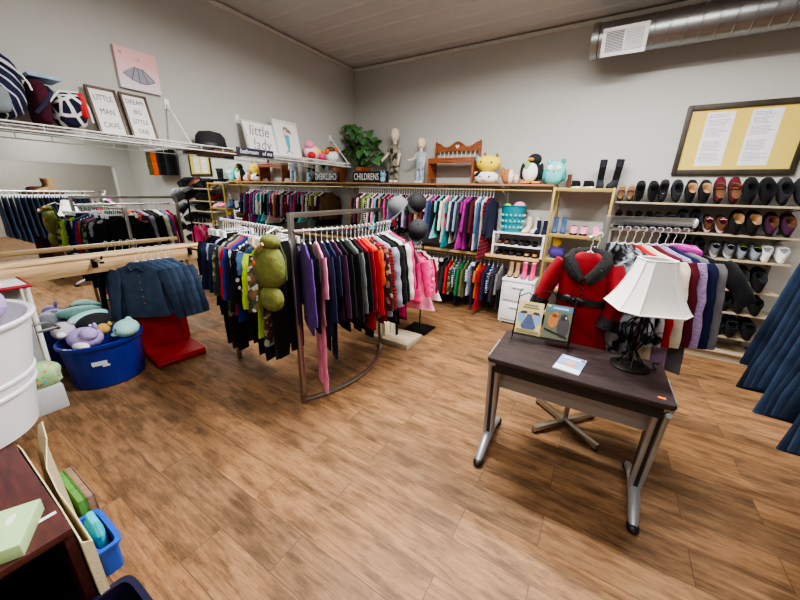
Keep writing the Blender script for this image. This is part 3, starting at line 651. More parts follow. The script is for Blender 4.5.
# ------------------------------------------------------------------ shoes
def outline(L, W, pull=0., inset=0., n=22):
    pts = []
    for k in range(n):
        a = 2 * PI * k / n; c, s = math.cos(a), math.sin(a)
        y = L / 2 * s; f = (s + 1) / 2                       # f=0 toe, 1 heel
        w = W / 2 * (1.0 - .22 * f) * (1 - .10 * math.exp(-((f - .55) / .15) ** 2))
        x = w * math.copysign(abs(c) ** .75, c)
        y = L / 2 - (L / 2 - y) * (1 - pull) - inset * s; x *= (1 - inset * 10)
        pts.append((x, y))
    return pts
SHOE = {}
def shoe_parts(kind):
    if kind in SHOE: return SHOE[kind]
    L, W = .24, .088; P = []
    def lf(zs): return [[(x, y, z) for x, y in outline(L, W, p, i)] for z, p, i in zs]
    D = fabric('plain')
    heel = .022
    if kind == 'boot': up = [(heel, 0, 0), (.045, .04, .001), (.07, .3, .004), (.09, .5, .008), (.13, .56, .01), (.2, .54, .008), (.24, .53, .006)]
    elif kind == 'tallboot': up = [(heel, 0, 0), (.045, .06, .001), (.065, .35, .004), (.09, .55, .012), (.16, .6, .014), (.25, .55, .009), (.31, .52, .006)]
    elif kind == 'flat': up = [(heel, 0, 0), (.04, .02, .001), (.05, .2, .003), (.056, .3, .005)]
    elif kind == 'clog': up = [(heel, 0, 0), (.045, .01, 0), (.072, .1, .002), (.085, .26, .006), (.088, .36, .01)]
    else: up = [(heel, 0, 0), (.04, .02, .001), (.06, .2, .003), (.078, .4, .006), (.09, .5, .009)]
    bm = BM(); loft(bm, lf(up), False, False); P.append(('upper', mesh('upper', bm, D)))
    z, p, i = up[-1]
    bm = BM(); loft(bm, lf([(z, p, i), (z - .006, min(.7, p + .03), i + .006), (heel + .012, min(.7, p + .02), i + .01)]), False, True); P.append(('lining', mesh('lining', bm, D)))
    bm = BM(); loft(bm, [[(x * 1.04, y * 1.02, zz) for x, y in outline(L, W)] for zz in (0, .004, heel)]); P.append(('sole', mesh('sole', bm, D)))
    if kind == 'sneaker':
        bm = BM()
        for q in range(4):
            yy = -.035 + .025 * q; zz = .064 + .0095 * q
            tube(bm, [(-.024, yy, zz - .004), (0, yy - .003, zz + .004), (.024, yy, zz - .004)], .0035, 5)
        P.append(('laces', mesh('laces', bm, D)))
    if kind == 'flat':
        bm = BM(); tube(bm, [(-.036, .01, .05), (-.02, .008, .066), (.0, .006, .07), (.02, .008, .066), (.036, .01, .05)], .006, 6); P.append(('strap', mesh('strap', bm, D)))
    SHOE[kind] = P; return P
SHOEW = {'sneaker': 'lace-up sneaker', 'flat': 'strapped flat shoe', 'clog': 'slip-on shoe', 'boot': 'ankle boot', 'tallboot': 'tall boot'}
def shoe(kind, loc, rz, cn, label, group, sole='black', lining='black', laces='white', scale=1., pattern='plain'):
    t = thing('shoe' if 'boot' not in kind else 'boot', label, 'shoe' if 'boot' not in kind else 'boot', loc, rz, group); t.scale = (scale,) * 3
    for nm, me in shoe_parts(kind):
        c = {'upper': cn, 'lining': lining, 'sole': sole, 'laces': laces, 'strap': cn}[nm]
        gobj(nm, me, t, col(c), pattern if nm == 'upper' else 'plain')
    return t
def pair(kind, x, y, z, cn, where, group, sp=.1, rz=0., scale=1., tilt=0., **kw):
    for s, w in ((-1, 'left'), (1, 'right')):
        o = shoe(kind, (x + s * sp / 2, y, z), rz + R.uniform(-.12, .12) * (.3 if tilt else 1) + s * .03, cn, f'{cn} {SHOEW[kind]}, {w} of the pair {where}', group, scale=scale, **kw)
        if tilt: o.rotation_euler.x = -tilt; o.scale = (scale, scale * 1.18, scale * 1.12); o.location.z += .1225 * scale * 1.18 * math.sin(tilt) + .002

# shoe shelving on the back wall
SX0, SX1 = .03, 1.40
SHZ = [1.46, 1.205, .985, .715, .498, .258]
t = thing('shoe_shelf', 'tall shoe shelving of cream boards on the back wall', 'shelving')
for z in SHZ + [.1]:
    bm = BM(); bx(bm, SX0, SX1, 4.1, YB - .003, z - .018, z, .003); obj('shelf_board', bm, CREAMWOOD, t)
for x in (.07, .72, 1.36):
    bm = BM(); bx(bm, x - .012, x + .012, YB - .02, YB - .004, 0, 1.47)
    for z in SHZ: tube(bm, [(x, YB - .01, z - .05), (x, 4.16, z - .022)], .005, 5)
    obj('upright', bm, STEEL, t)
bm = BM(); bx(bm, SX0, SX1, 4.13, 4.15, 0, .081); obj('kickboard', bm, CREAMWOOD, t)
bm = BM(); bx(bm, SX1 + .001, SX1 + .16, 4.16, YB - .003, .47, .488, .003); obj('side_ledge', bm, CREAMWOOD, t)
for k_ in (0, 1):
    Mb = Matrix.Translation((1.45 + .07 * k_, 4.12 + .03 * k_, .002)) @ Matrix.Rotation(.12, 4, 'Y') @ Matrix.Rotation(-.42, 4, 'X')
    tag(obj('wooden_plank', bx(BM(), -.03, .03, 0, .018, 0, .44, .002, Mb), CREAMWOOD), ['cream board leaning by the right end of the shoe shelving', 'second cream board leaning behind the first by the shelving'][k_], 'board')
g = 'shoes on the cream shoe shelving'
SHN = ['top', 'second', 'third', 'fourth', 'fifth', 'lowest']
SHOES = [
 [('flat','tan',.105,.8,{'lining':'brown'}),('sneaker','black',.27,1.05,{'laces':'black'}),('clog','charcoal',.455,1.,{}),('clog','black',.66,1.,{'lining':'tan'}),('flat','maroon',.86,1.,{'lining':'brown'}),('clog','black',1.06,1.05,{}),('clog','charcoal',1.27,1.05,{})],
 [('clog','maroon',.13,.9,{}),('clog','black',.30,.9,{}),('sneaker','black',.47,.95,{'laces':'charcoal'}),('clog','black',.655,1.,{'lining':'charcoal'}),('sneaker','brown',.845,.9,{'sole':'pale pink','laces':'pale pink','lining':'maroon'}),('clog','black',1.04,1.05,{'lining':'tan'}),('clog','plum',1.26,1.,{'lining':'brown'})],
 [('clog','black',.55,.95,{}),('sneaker','black',.74,.95,{'laces':'black'}),('sneaker','grey',.95,.9,{'sole':'pale grey','laces':'pale grey','lining':'charcoal'}),('sneaker','steel grey',1.13,.85,{'sole':'grey','laces':'lime green','lining':'black'}),('sneaker','white',1.29,.95,{'sole':'white','lining':'pale grey'})],
 [('clog','black',.73,.95,{}),('sneaker','black',.96,.95,{'laces':'black'}),('clog','black',1.2,1.1,{'lining':'charcoal'})],
 [('flat','tan',.86,.9,{'sole':'brown'}),('clog','black',1.04,.95,{}),('sneaker','black',1.24,1.05,{'laces':'charcoal'})],
 [('clog','brown',.88,.95,{'sole':'tan'}),('clog','black',1.05,.95,{'sole':'charcoal'}),('sneaker','black',1.24,1.1,{'laces':'charcoal'})]]
for r_, line in enumerate(SHOES):
    for i, (k, cn, x, sc, kw) in enumerate(line):
        tot = len(line)
        pair(k, x, 4.375 - .125 * sc * 1.18 * math.cos(.62) - .03, SHZ[r_] + .001, cn, f'{ordn(tot - 1 - i)} from right on {SHN[r_]} shelf', g, sp=.1 * sc, rz=PI, tilt=R.uniform(.6, .85) if r_ == 0 else R.uniform(.4, .6), scale=sc * R.uniform(.97, 1.02), **kw)

# brass coloured shelf unit between the clothes and the shoe shelving
t = thing('shelf_unit', 'brass coloured metal shelf unit beside the shoe shelving', 'shelf unit')
for x in (-.54, -.0):
    for yy in (4.0, 4.36):
        bm = BM(); bx(bm, x - .012, x + .012, yy - .012, yy + .012, 0, 1.585, .002); obj('upright', bm, GOLD, t)
for z in (1.575, 1.1, .82, .5, .2):
    bm = BM(); bx(bm, -.528, -.012, 3.99, 4.37, z - .018, z, .003); obj('shelf_board', bm, CREAMWOOD if z < 1.5 else SHELFWOOD, t)
    bm = BM(); bx(bm, -.528, -.012, 3.978, 3.989, z - .03, z + .004, .001); obj('front_rail', bm, GOLD, t)
g = 'shoes on the brass shelf unit'
pair('boot', -.45, 4.14, 1.1005, 'denim blue', 'on the brass unit below the owl', g, sp=.085, scale=.7, sole='charcoal')
pair('sneaker', -.25, 4.12, 1.1005, 'pink', 'beside the blue boots on the brass unit', g, sp=.1, scale=.95, sole='black', laces='black')
shoe('sneaker', (-.085, 4.12, 1.1005), .1, 'pink', 'single pink sneaker at the right end of the brass unit shelf', g, sole='pale pink', lining='pale pink', laces='pale pink', scale=.95)
shoe('tallboot', (-.14, 4.17, 1.5755), .1, 'charcoal', 'tall dark grey boot standing upright on top of the brass unit', g, scale=.92)
o = shoe('tallboot', (-.03, 4.21, 1.5755), -.3, 'charcoal', 'tall dark grey boot leaning back, behind the upright one', g, scale=.92); o.rotation_euler.y = .06; o.location.z += .004
pair('clog', -.30, 4.12, 1.5755, 'black', 'lying on top of the brass unit', g, sp=.12, scale=.9, rz=.45, lining='white', sole='white')
shoe('boot', (-.44, 4.27, 1.5755), .2, 'brown', 'brown ankle boot on the brass unit beside the owl plush', g, scale=.62)
t = thing('plush_toy', 'yellow hatted plush doll in purple on the brass unit middle shelf', 'toy', (-.43, 4.12, .821))
bm = BM(); blob(bm, (0, 0, .07), (.09, .06, .07)); obj('body', bm, mat('purple plush', rgb(72, 52, 130), .9), t)
bm = BM(); blob(bm, (-.01, 0, .175), (.045, .045, .055)); obj('head', bm, YEL, t)
bm = BM(); lathe(bm, [(.065, 0), (.05, .008), (.03, .04), (.0001, .05)], 14, c=(-.01, 0, .2)); obj('hat', bm, YEL, t)
pair('sneaker', -.2, 4.12, .8205, 'navy', 'beside the yellow doll on the brass unit', g, sp=.1, scale=.9)
pair('sneaker', -.43, 4.1, .5005, 'hot pink', 'low on the brass unit, cart side', g, sp=.1, scale=.9, sole='white')
pair('sneaker', -.2, 4.1, .5005, 'lime green', 'low on the brass unit beside pink sneakers', g, sp=.1, scale=.9)
# white shoe rack with basket
t = thing('shoe_rack', 'white two-tier shoe rack standing on the lower back-wall shelf', 'shoe rack', (0, 0, .781))
for x in (-1.17, -.59):
    for yy in (4.13, 4.35): bm = BM(); bx(bm, x - .012, x + .012, yy, yy + .025, 0, .285, .002); obj('post', bm, PLASTIC_W, t)
for z in (.125, .275):
    bm = BM(); bx(bm, -1.157, -.603, 4.13, 4.375, z - .012, z + .004, .002); obj('shelf_board', bm, PLASTIC_W, t)
g = 'shoes on the white shoe rack'
for i, (x, cn) in enumerate(((-1.07, 'brown'), (-.9, 'charcoal'), (-.74, 'black'))): pair('flat', x, 4.25, .912, cn, f'on white rack upper tier, {ordn(i)} from clothes', g, sp=.088, scale=.78)
for i, (x, cn) in enumerate(((-1.07, 'black'), (-.9, 'charcoal'), (-.72, 'tan'))): pair('flat', x, 4.25, .7815, cn, f'beneath the white rack tiers, {ordn(i)} from clothes', g, sp=.088, scale=.78)
t = thing('storage_basket', 'teal openwork plastic basket with pink and green contents on the white rack', 'basket', (-1.0, 4.255, 1.0605))
TEAL = mat('teal plastic', rgb(20, 128, 142), .45)
bm = BM(); lathe(bm, [(.11, 0), (.12, .1), (.14, .3), (.15, .305), (.15, .315), (.132, .31), (.115, .02)], 26, sy=.72); obj('body', bm, TEAL, t)
for zz in (.06, .13, .2):
    for k in range(9):
        a = -PI + PI * k / 8; r_ = .118 + .02 * zz / .2 + .002
        bm = BM(); blob(bm, (r_ * math.cos(a), r_ * math.sin(a) * .72, zz), (.014, .01, .018), 8, 5); obj('opening', bm, mat('pale teal gap', rgb(120, 186, 190), .6), t)
tag(obj('folded_cloth', blob(BM(), (-.93, 4.24, 1.37), (.07, .05, .055), 10, 8), cmat('pink', bump=.4)), 'pink soft toy poking out of the teal basket', 'toy')
tag(obj('folded_cloth', blob(BM(), (-1.065, 4.22, 1.36), (.05, .04, .035), 10, 8), cmat('lime green', bump=.4)), 'green cloth at the left rim of the teal basket', 'cloth')
o = pair('boot', -.765, 4.24, 1.0605, 'cream', 'beside the teal basket', g, sp=.094, scale=.8, rz=-.2, sole='tan', lining='tan')
pair('boot', -.648, 4.22, 1.0605, 'navy', 'at the right end of the white rack top', g, sp=.074, scale=.66, lining='white', sole='black')

# drawer cart
t = thing('drawer_cart', 'white plastic two-drawer cart under the back-wall shelf', 'drawers', (-.755, 4.03, 0))
TRANS = mat('frosted white plastic', rgb(226, 228, 228), .35, var=.03)
bm = BM(); bx(bm, -.18, .18, -.15, .17, .02, .055, .008); bx(bm, -.18, -.165, -.15, .17, .055, .53); bx(bm, .165, .18, -.15, .17, .055, .53); bx(bm, -.18, .18, .155, .17, .055, .53); bx(bm, -.185, .185, -.165, .175, .53, .56, .008); bx(bm, -.165, .165, -.15, .155, .285, .3); obj('frame', bm, PLASTIC_W, t)
for z in (.06, .305):
    bm = BM(); bx(bm, -.16, .16, -.168, .14, z, z + .215, .01); d = obj('drawer', bm, TRANS, t)
    bm = BM(); bx(bm, -.06, .06, -.182, -.169, z + .16, z + .185, .004); obj('handle', bm, PLASTIC_W, d)
for s in (-1, 1):
    for q in (-1, 1): bm = BM(); tube(bm, [(s * .15, q * .12, 0), (s * .15, q * .12, .02)], .018, 10); obj('foot', bm, PLASTIC_W, t)
g = 'shoes on the drawer cart'
pair('boot', -.85, 4.02, .5605, 'tan', 'on the white drawer cart, left side', g, sp=.075, scale=.7, rz=.1, lining='brown')
pair('boot', -.68, 4.0, .5605, 'hot pink', 'on the white drawer cart, right side', g, sp=.09, scale=.75, rz=.1, sole='grey', lining='pale pink')

# ------------------------------------------------------------------ notice board, duct
t = thing('notice_board', 'dark framed yellow notice board with two white price lists', 'notice board', M=on_back(.872, YB - .002, 1.722))
bm = BM(); bx(bm, -.385, .385, .045, .56, 0, .012); obj('panel', bm, mat('yellow card', rgb(222, 196, 98), .8, var=.1, scale=9), t)
FR = wood('dark brown frame', rgb(40, 34, 24), rgb(62, 52, 36), axis=(3, 3, 3))
bm = BM(); bx(bm, -.424, -.384, 0, .603, 0, .03, .004); bx(bm, .384, .424, 0, .603, 0, .03, .004); bx(bm, -.384, .384, 0, .046, 0, .03, .004); bx(bm, -.384, .384, .557, .603, 0, .03, .004); obj('frame', bm, FR, t)
PAPER = mat('white paper', rgb(232, 232, 236), .8, var=.02); INK = mat('grey print', rgb(120, 120, 128), .8)
rn = random.Random(3)
for k, x in enumerate((-.172, .133)):
    bm = BM(); bx(bm, x - .098, x + .098, .078, .535, .0125, .0135); p = obj('price_list', bm, PAPER, t)
    bm = BM(); zz = .515
    for q in range(36):
        if q not in (3, 9, 17, 18, 19, 28):
            n0 = x - .075
            while n0 < x + rn.uniform(.01, .075):
                w = rn.uniform(.008, .022); bx(bm, n0, n0 + w, zz - .004, zz, .0136, .0139); n0 += w + .005
        zz -= .0112
        if q == 18: obj('lettering', bm, INK, p, smooth=False); bm = BM()
    obj('lettering', bm, INK, p, smooth=False)
t = thing('air_duct', 'round galvanised spiral duct running along the top of the back wall', 'duct')
DY, DZ, DR = 4.06, 2.87, .132
bm = BM(); prof = []
x = -.37
while x < XR - .06:
    prof += [(DR, x), (DR, x + .088), (DR + .004, x + .092), (DR + .004, x + .1)]; x += .104
lathe(bm, prof, 36); bm.transform(Matrix(((0, 0, 1, 0), (1, 0, 0, DY), (0, 1, 0, DZ), (0, 0, 0, 1)))); obj('pipe', bm, STEEL, t)
bm = BM(); lathe(bm, [(DR - .01, -.43), (DR + .008, -.43), (DR + .008, -.375)], 36); bm.transform(Matrix(((0, 0, 1, 0), (1, 0, 0, DY), (0, 1, 0, DZ), (0, 0, 0, 1)))); obj('end_cap', bm, STEEL, t)
for x in (.9, 2.4, 3.8): bm = BM(); bx(bm, x - .012, x + .012, DY - .003, DY + .003, DZ + DR, ZC + .02); obj('hanger_strap', bm, STEEL, t)
an = math.radians(-28); nrm = Vector((0, -math.cos(an), math.sin(an))); upv = Vector((0, math.sin(an), math.cos(an)))
Mv = frameM(Vector((-.17, DY, DZ)) + nrm * (DR - .01), (1, 0, 0), upv, nrm)
rg = obj('register', (lambda bm: (bx(bm, -.17, .17, -.105, .105, 0, .012), bx(bm, -.13, .13, -.07, .07, .012, .013), bm)[2])(BM()), mat('vent back', rgb(90, 90, 92), .6), t); rg.matrix_local = Mv
bm = BM()
for a_ in ((-.17, .17, .075, .105), (-.17, .17, -.105, -.075), (-.17, -.14, -.075, .075), (.14, .17, -.075, .075), (-.006, .006, -.075, .075)): bx(bm, a_[0], a_[1], a_[2], a_[3], .012, .03, .003)
obj('frame', bm, PLASTIC_W, rg)
bm = BM()
for k in range(13): bx(bm, -.14, -.006, -.07 + .0112 * k, -.066 + .0112 * k, .014, .024); bx(bm, .006, .14, -.07 + .0112 * k, -.0625 + .0112 * k, .014, .026)
obj('louvre', bm, PLASTIC_W, rg, smooth=False)

# ------------------------------------------------------------------ wire shelf above the mirror and what stands on it
WZ, WX0, WX1 = 1.85, XL + .004, XL + .35
t = thing('wire_shelf', 'white wire shelf above the mirror, holding signs, bags and toys', 'shelf')
bm = BM()
for x in (WX0 + .01, WX0 + .12, WX0 + .235): tube(bm, [(x, -.4, WZ - .008), (x, 3.85, WZ - .008)], .0035, 5)
for k in range(107): tube(bm, [(WX0, -.4 + .04 * k, WZ - .003), (WX1 - .004, -.4 + .04 * k, WZ - .003)], .0017, 4, caps=False)
obj('wire_deck', bm, WHITEWIRE, t)
bm = BM()
tube(bm, [(WX1, -.4, WZ), (WX1, 3.85, WZ)], .005, 6); tube(bm, [(WX1, -.4, WZ - .042), (WX1, 3.85, WZ - .042)], .005, 6)
for k in range(22): tube(bm, [(WX1, -.4 + .2 * k, WZ), (WX1, -.4 + .2 * k, WZ - .042)], .003, 5)
obj('front_rail', bm, WHITEWIRE, t)
for yy in (.1, 1.72, 2.4, 3.82):
    bm = BM(); tube(bm, [(XL + .012, yy + .02, 2.20), (XL + .02, yy + .018, 2.185), (WX1 - .02, yy, WZ + .015), (WX1, yy, WZ + .006)], .0065, 7); bx(bm, XL + .002, XL + .012, yy, yy + .04, 2.15, 2.23); obj('bracket', bm, WHITEWIRE, t)
bm = BM(); bx(bm, XL + .02, WX1 - .06, 1.95, 2.33, WZ - .035, WZ - .0125, .002); obj('plank', bm, wood('dark walnut', rgb(84, 56, 34), rgb(116, 80, 50)), t)

FRW = wood('weathered brown frame', rgb(74, 58, 46), rgb(110, 90, 74), axis=(6, 6, 6))
SIGNW = mat('white sign face', rgb(232, 231, 228), .6, var=.03); INKG = mat('dark grey lettering', rgb(92, 92, 96), .7)
def framed(label, M, w, h, lines, size, fw=.016, frame=FRW, face=SIGNW, ink=INKG, shear=0., sx=.9):
    t = thing('wall_sign', label, 'sign', M=M)
    bm = BM(); bx(bm, -w / 2 + fw, w / 2 - fw, fw, h - fw, 0, .008); p = obj('face', bm, face, t)
    bm = BM(); bx(bm, -w / 2, -w / 2 + fw, 0, h, -.006, .02, .002); bx(bm, w / 2 - fw, w / 2, 0, h, -.006, .02, .002); bx(bm, -w / 2 + fw, w / 2 - fw, 0, fw, -.006, .02, .002); bx(bm, -w / 2 + fw, w / 2 - fw, h - fw, h, -.006, .02, .002); obj('frame', bm, frame, t)
    for i, l in enumerate(lines):
        o = obj('lettering', text_mesh(l, size, ink, shear), None, p, (0, h - fw - (h - 2 * fw) * (i + .62) / (len(lines) + .25), .0092)); o.scale = (sx, 1, 1)
    return t
framed('brown framed white sign reading LITTLE MAN CAVE', on_left(XL + .14, 1.255, WZ + .005, .30), .19, .36, ['LITTLE', 'MAN', 'CAVE'], .062, sx=.68)
framed('brown framed white sign reading DREAM BIG LITTLE ONE', on_left(XL + .14, 1.465, WZ + .005, .30), .19, .36, ['DREAM', 'BIG', 'LITTLE', 'ONE'], .052, sx=.72)
t = thing('wall_canvas', 'pink canvas with a painted grey tutu skirt hung above the framed signs', 'picture', M=on_left(XL + .002, 1.555, 2.245))
m, nt, b = newmat('pink to white paint'); tc = N(nt, 'ShaderNodeTexCoord'); sp = N(nt, 'ShaderNodeSeparateXYZ'); cr = N(nt, 'ShaderNodeValToRGB'); nt.links.new(tc.outputs['Generated'], sp.inputs[0]); nt.links.new(sp.outputs['Y'], cr.inputs[0]); nt.links.new(cr.outputs[0], b.inputs['Base Color'])
e = cr.color_ramp.elements; e[0].position = .12; e[0].color = (*rgb(228, 214, 222), 1); e[1].position = .7; e[1].color = (*rgb(232, 178, 176), 1)
bm = BM(); bx(bm, -.148, .148, 0, .292, 0, .03, .003); c_ = obj('canvas', bm, m, t)
GT = mat('grey tutu paint', rgb(150, 152, 164), .8, var=.2); DGT = mat('dark grey paint', rgb(58, 58, 66), .8)
sk = [(-.03, .17), (.03, .165), (.06, .14), (.112, .095), (.108, .085), (.05, .058), (0, .055), (-.055, .07), (-.115, .105), (-.112, .116), (-.06, .15)]
bm = BM(); prism(bm, sk, .0305, .0315); obj('painted_skirt', bm, GT, c_)
bm = BM()
for a_, b__ in (((-.025, .168), (-.06, .075)), ((-.008, .168), (-.005, .06)), ((.02, .166), (.055, .066)), ((.03, .163), (.108, .092)), ((-.115, .108), (-.055, .07)), ((-.055, .07), (0, .056)), ((0, .056), (.05, .059)), ((.05, .059), (.11, .088))): tube(bm, [(a_[0], a_[1], .032), (b__[0], b__[1], .032)], .0018, 4)
obj('painted_lines', bm, DGT, c_)
RS = mat('faded rose paint', rgb(206, 120, 128), .8)
bm = BM()
for q in ((-.12, .26, -.1, .24), (-.115, .245, -.095, .265), (-.03, .225, -.01, .222), (.0, .21, .012, .235), (.012, .235, .02, .21)): tube(bm, [(q[0], q[1], .0305), (q[2], q[3], .0305)], .002, 4)
obj('painted_strokes', bm, RS, c_)
framed('large white board sign reading little lady in grey script', on_left(XL + .17, 2.585, WZ + .005, .25), .375, .33, ['little', 'lady'], .16, fw=.006, frame=SIGNW, ink=mat('soft grey script', rgb(128, 126, 128), .7), shear=.25, sx=.9)
t = framed('white framed picture of a turquoise tailed mermaid', on_left(XL + .17, 2.955, WZ + .005, .2), .35, .40, [], .1, fw=.022, frame=mat('white frame', rgb(226, 226, 222), .5))
fc = [c for c in t.children if c.name.startswith('face')][0]
def paint(name, polys, m, z=.0085):
    bm = BM()
    for p in polys: prism(bm, p, z, z + .0008)
    obj(name, bm, m, fc)
HAIR = mat('brown painted hair', rgb(140, 112, 108), .8); SKN = mat('pale painted skin', rgb(224, 196, 182), .8); TAIL = mat('turquoise painted tail', rgb(88, 168, 190), .8, var=.2)
paint('painted_hair', [circ(0, .305, .036, .034), [(.015, .325), (.06, .31), (.085, .28), (.07, .285), (.075, .262), (.045, .272), (.02, .29)]], HAIR)
paint('painted_skin', [circ(-.006, .292, .02, .022), [(-.03, .262), (.03, .262), (.026, .225), (-.02, .225)], [(-.03, .26), (-.075, .215), (-.07, .208), (-.02, .24)]], SKN, .0095)
paint('painted_tail', [[(-.03, .245), (.034, .245), (.032, .17), (.018, .09), (.0, .07), (-.012, .09), (-.026, .17)], [(.004, .08), (.04, .06), (.06, .035), (.02, .055), (0, .07), (-.025, .05), (-.05, .04), (-.03, .075)]], TAIL, .0105)
t = thing('shelf_sign', 'small dark navy sign with white script hung on the wire shelf front', 'sign', M=on_left(WX1 + .008, 2.345, WZ - .046))
bm = BM(); bx(bm, -.215, .215, 0, .072, 0, .006, .001); obj('board', bm, mat('dark navy board', rgb(30, 28, 52), .6), t)
for tx_, px_ in (('bathroom', -.075), ('of', .095), ('me', .162)): o = obj('lettering', text_mesh(tx_, .056, WHITEINK, .2), None, t, (px_, .036, .0068)); o.scale = (.92, 1.05, 1)
t = thing('hat', 'black round brimmed hat lying on the wire shelf', 'hat', (XL + .175, 2.0, WZ + .002)); t.scale = (.92, 1.25, 1.1)
bm = BM(); lathe(bm, [(.17, 0), (.172, .004), (.12, .012), (.115, .03), (.108, .09), (.08, .125), (.0001, .14)], 26, sx=.9); obj('crown', bm, mat('black felt', rgb(30, 30, 32), .85, bump=.2), t)
bm = BM(); lathe(bm, [(.119, .014), (.117, .036)], 26, cap=False, sx=.9); obj('band', bm, BLACKPL, t)
bm = BM(); lathe(bm, [(.0001, .0), (.02, .0), (.025, .01)], 8); bm.free()
def bag(label, y, z0, r, c, pattern, extra, rz=0):
    t = thing('fabric_bag', label, 'bag', (XL + .19, y, z0), rz)
    bm = BM(); blob(bm, (0, 0, r[2]), r, 22, 14, .62)
    for v in bm.verts: v.co += Vector((1, .4, .5)) * .02 * noise.noise(v.co * 9)
    o = obj('body', bm, fabric(pattern), t); o.color = (*c, 1)
    for nm, f in extra:
        bm = BM(); mm = f(bm); obj(nm, bm, mm, t)
    return t
NAVY = mat('navy webbing', rgb(28, 30, 58), .8)
bag('big navy quilted bag with white curves and yellow patches on the wire shelf', .55, WZ + .012, (.15, .24, .20), rgb(30, 32, 62), 'swirl', [('handle', lambda bm: (tube(bm, [(.06, -.12, .34), (.08, -.08, .40), (.08, .06, .40), (.06, .12, .33)], .012, 7), NAVY)[1]), ('pocket', lambda bm: (blob(bm, (.125, .07, .11), (.04, .08, .08), 12, 8, .7), mat('grey striped pocket', rgb(120, 128, 132), .8, var=.4, scale=14))[1]), ('patch', lambda bm: (blob(bm, (.14, -.13, .1), (.03, .07, .07), 10, 6, .8), cmat('teal'))[1]), ('piping', lambda bm: (tube(bm, [(.15 * math.cos(a) * .0 + .135, .25 * math.cos(a), .185 + .165 * math.sin(a)) for a in [PI * q / 14 for q in range(15)]], .006, 6), mat('white piping', rgb(220, 220, 220), .7))[1])])
bag('maroon and navy folded bag between the two patterned bags', .845, WZ + .012, (.13, .045, .135), rgb(70, 22, 42), 'plain', [('strap', lambda bm: (tube(bm, [(.12, -.05, .06), (.135, 0, .12), (.12, .05, .2), (.02, .06, .24)], .012, 7), NAVY)[1])])
bag('navy bag with bold white shapes and red end beside the brown frames', .985, WZ + .012, (.13, .085, .115), rgb(26, 28, 52), 'geometric', [('end_panel', lambda bm: (blob(bm, (.05, .06, .15), (.085, .03, .09), 12, 8, .7), cmat('red'))[1]), ('piping', lambda bm: (tube(bm, [(.11, -.11, .14), (.11, -.05, .215), (.1, .05, .23), (.1, .09, .15), (.1, .1, .05)], .007, 6), mat('white piping', rgb(220, 220, 220), .7))[1])])
tag(obj('folded_cloth', (lambda bm: (bx(bm, XL + .08, XL + .28, .81, .97, WZ + .290, WZ + .314, .01), bm)[1])(BM()), mat('blue white cloth', rgb(150, 170, 200), .9, var=.5, scale=18)), 'folded blue and white cloth on top of the dark bags', 'cloth')
t = thing('plush_toy', 'colourful patchwork plush toy near the far end of the wire shelf', 'toy', (XL + .2, 3.28, WZ + .003))
for nm, c, r, cn in (('body', (0, 0, .09), (.1, .12, .09), 'pale pink'), ('head', (.03, -.06, .17), (.06, .065, .05), 'pink'), ('patch', (.07, .03, .1), (.045, .05, .05), 'yellow'), ('leg', (.07, .1, .05), (.05, .05, .045), 'hot pink'), ('leg', (.08, -.08, .045), (.05, .05, .045), 'red'), ('leg', (.03, .16, .07), (.04, .05, .05), 'orange')):
    bm = BM(); blob(bm, c, r, 12, 8); obj(nm, bm, cmat(cn, bump=.3), t)
t = thing('plush_toy', 'white plush with orange ears and brown cap at the shelf end', 'toy', (XL + .2, 3.65, WZ + .003))
for nm, c, r, cn in (('body', (0, 0, .075), (.09, .1, .075), 'white'), ('cap', (0, -.02, .155), (.06, .07, .04), 'brown'), ('ear', (.01, .07, .16), (.03, .035, .04), 'orange'), ('ear', (.01, -.1, .13), (.03, .03, .035), 'orange')):
    bm = BM(); blob(bm, c, r, 12, 8); obj(nm, bm, cmat(cn, bump=.3), t)

# ------------------------------------------------------------------ denim on the barre, red floor seat, blue tub
DN = [('denim blue', .43, 'dark blue denim jacket, frontmost on the barre facing the aisle'), ('denim blue', .42, 'denim jacket second on the barre behind the dark one'), ('denim blue', .42, 'denim jacket third on the barre, mid blue'), ('steel grey', .42, 'pale faded denim jacket fourth on the barre'), ('denim blue', .44, 'denim jacket farthest along the barre')]
for i, (cn, L, lb) in enumerate(DN):
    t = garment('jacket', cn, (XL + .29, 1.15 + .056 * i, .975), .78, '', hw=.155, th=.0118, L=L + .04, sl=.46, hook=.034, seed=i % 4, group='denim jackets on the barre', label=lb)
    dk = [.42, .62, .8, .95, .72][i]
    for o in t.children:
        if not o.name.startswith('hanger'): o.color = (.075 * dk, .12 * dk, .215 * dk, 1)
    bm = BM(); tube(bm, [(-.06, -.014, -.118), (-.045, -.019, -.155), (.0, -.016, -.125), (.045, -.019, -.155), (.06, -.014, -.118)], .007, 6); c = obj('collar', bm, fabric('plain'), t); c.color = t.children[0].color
    bm = BM()
    for k in range(5): blob(bm, (.0, -.0175, -.2 - .06 * k), (.006, .0025, .006), 8, 4)
    obj('button', bm, mat('copper button', rgb(170, 120, 80), .4, .8), t); t.children[-1]['kind'] = 'stuff'
REDP = mat('red padded vinyl', rgb(172, 16, 26), .5, var=.1, bump=.1)
t = thing('floor_seat', 'red padded folding floor seat below the denim jackets', 'seat', (-3.21, 1.27, 0), -.12)
bm = BM(); bx(bm, -.2, .2, -.2, .2, 0, .075, .03); obj('seat', bm, REDP, t)
bm = BM(); bx(bm, -.2, -.13, -.2, .2, .07, .40, .03); 
for v in bm.verts: v.co.x -= .08 * (v.co.z - .07)
obj('backrest', bm, REDP, t)
bm = BM(); tube(bm, [(.19, -.19, .04), (.21, -.15, .04), (.21, .15, .04), (.19, .19, .04)], .008, 6); obj('piping', bm, mat('dark red piping', rgb(140, 12, 18), .5), t)
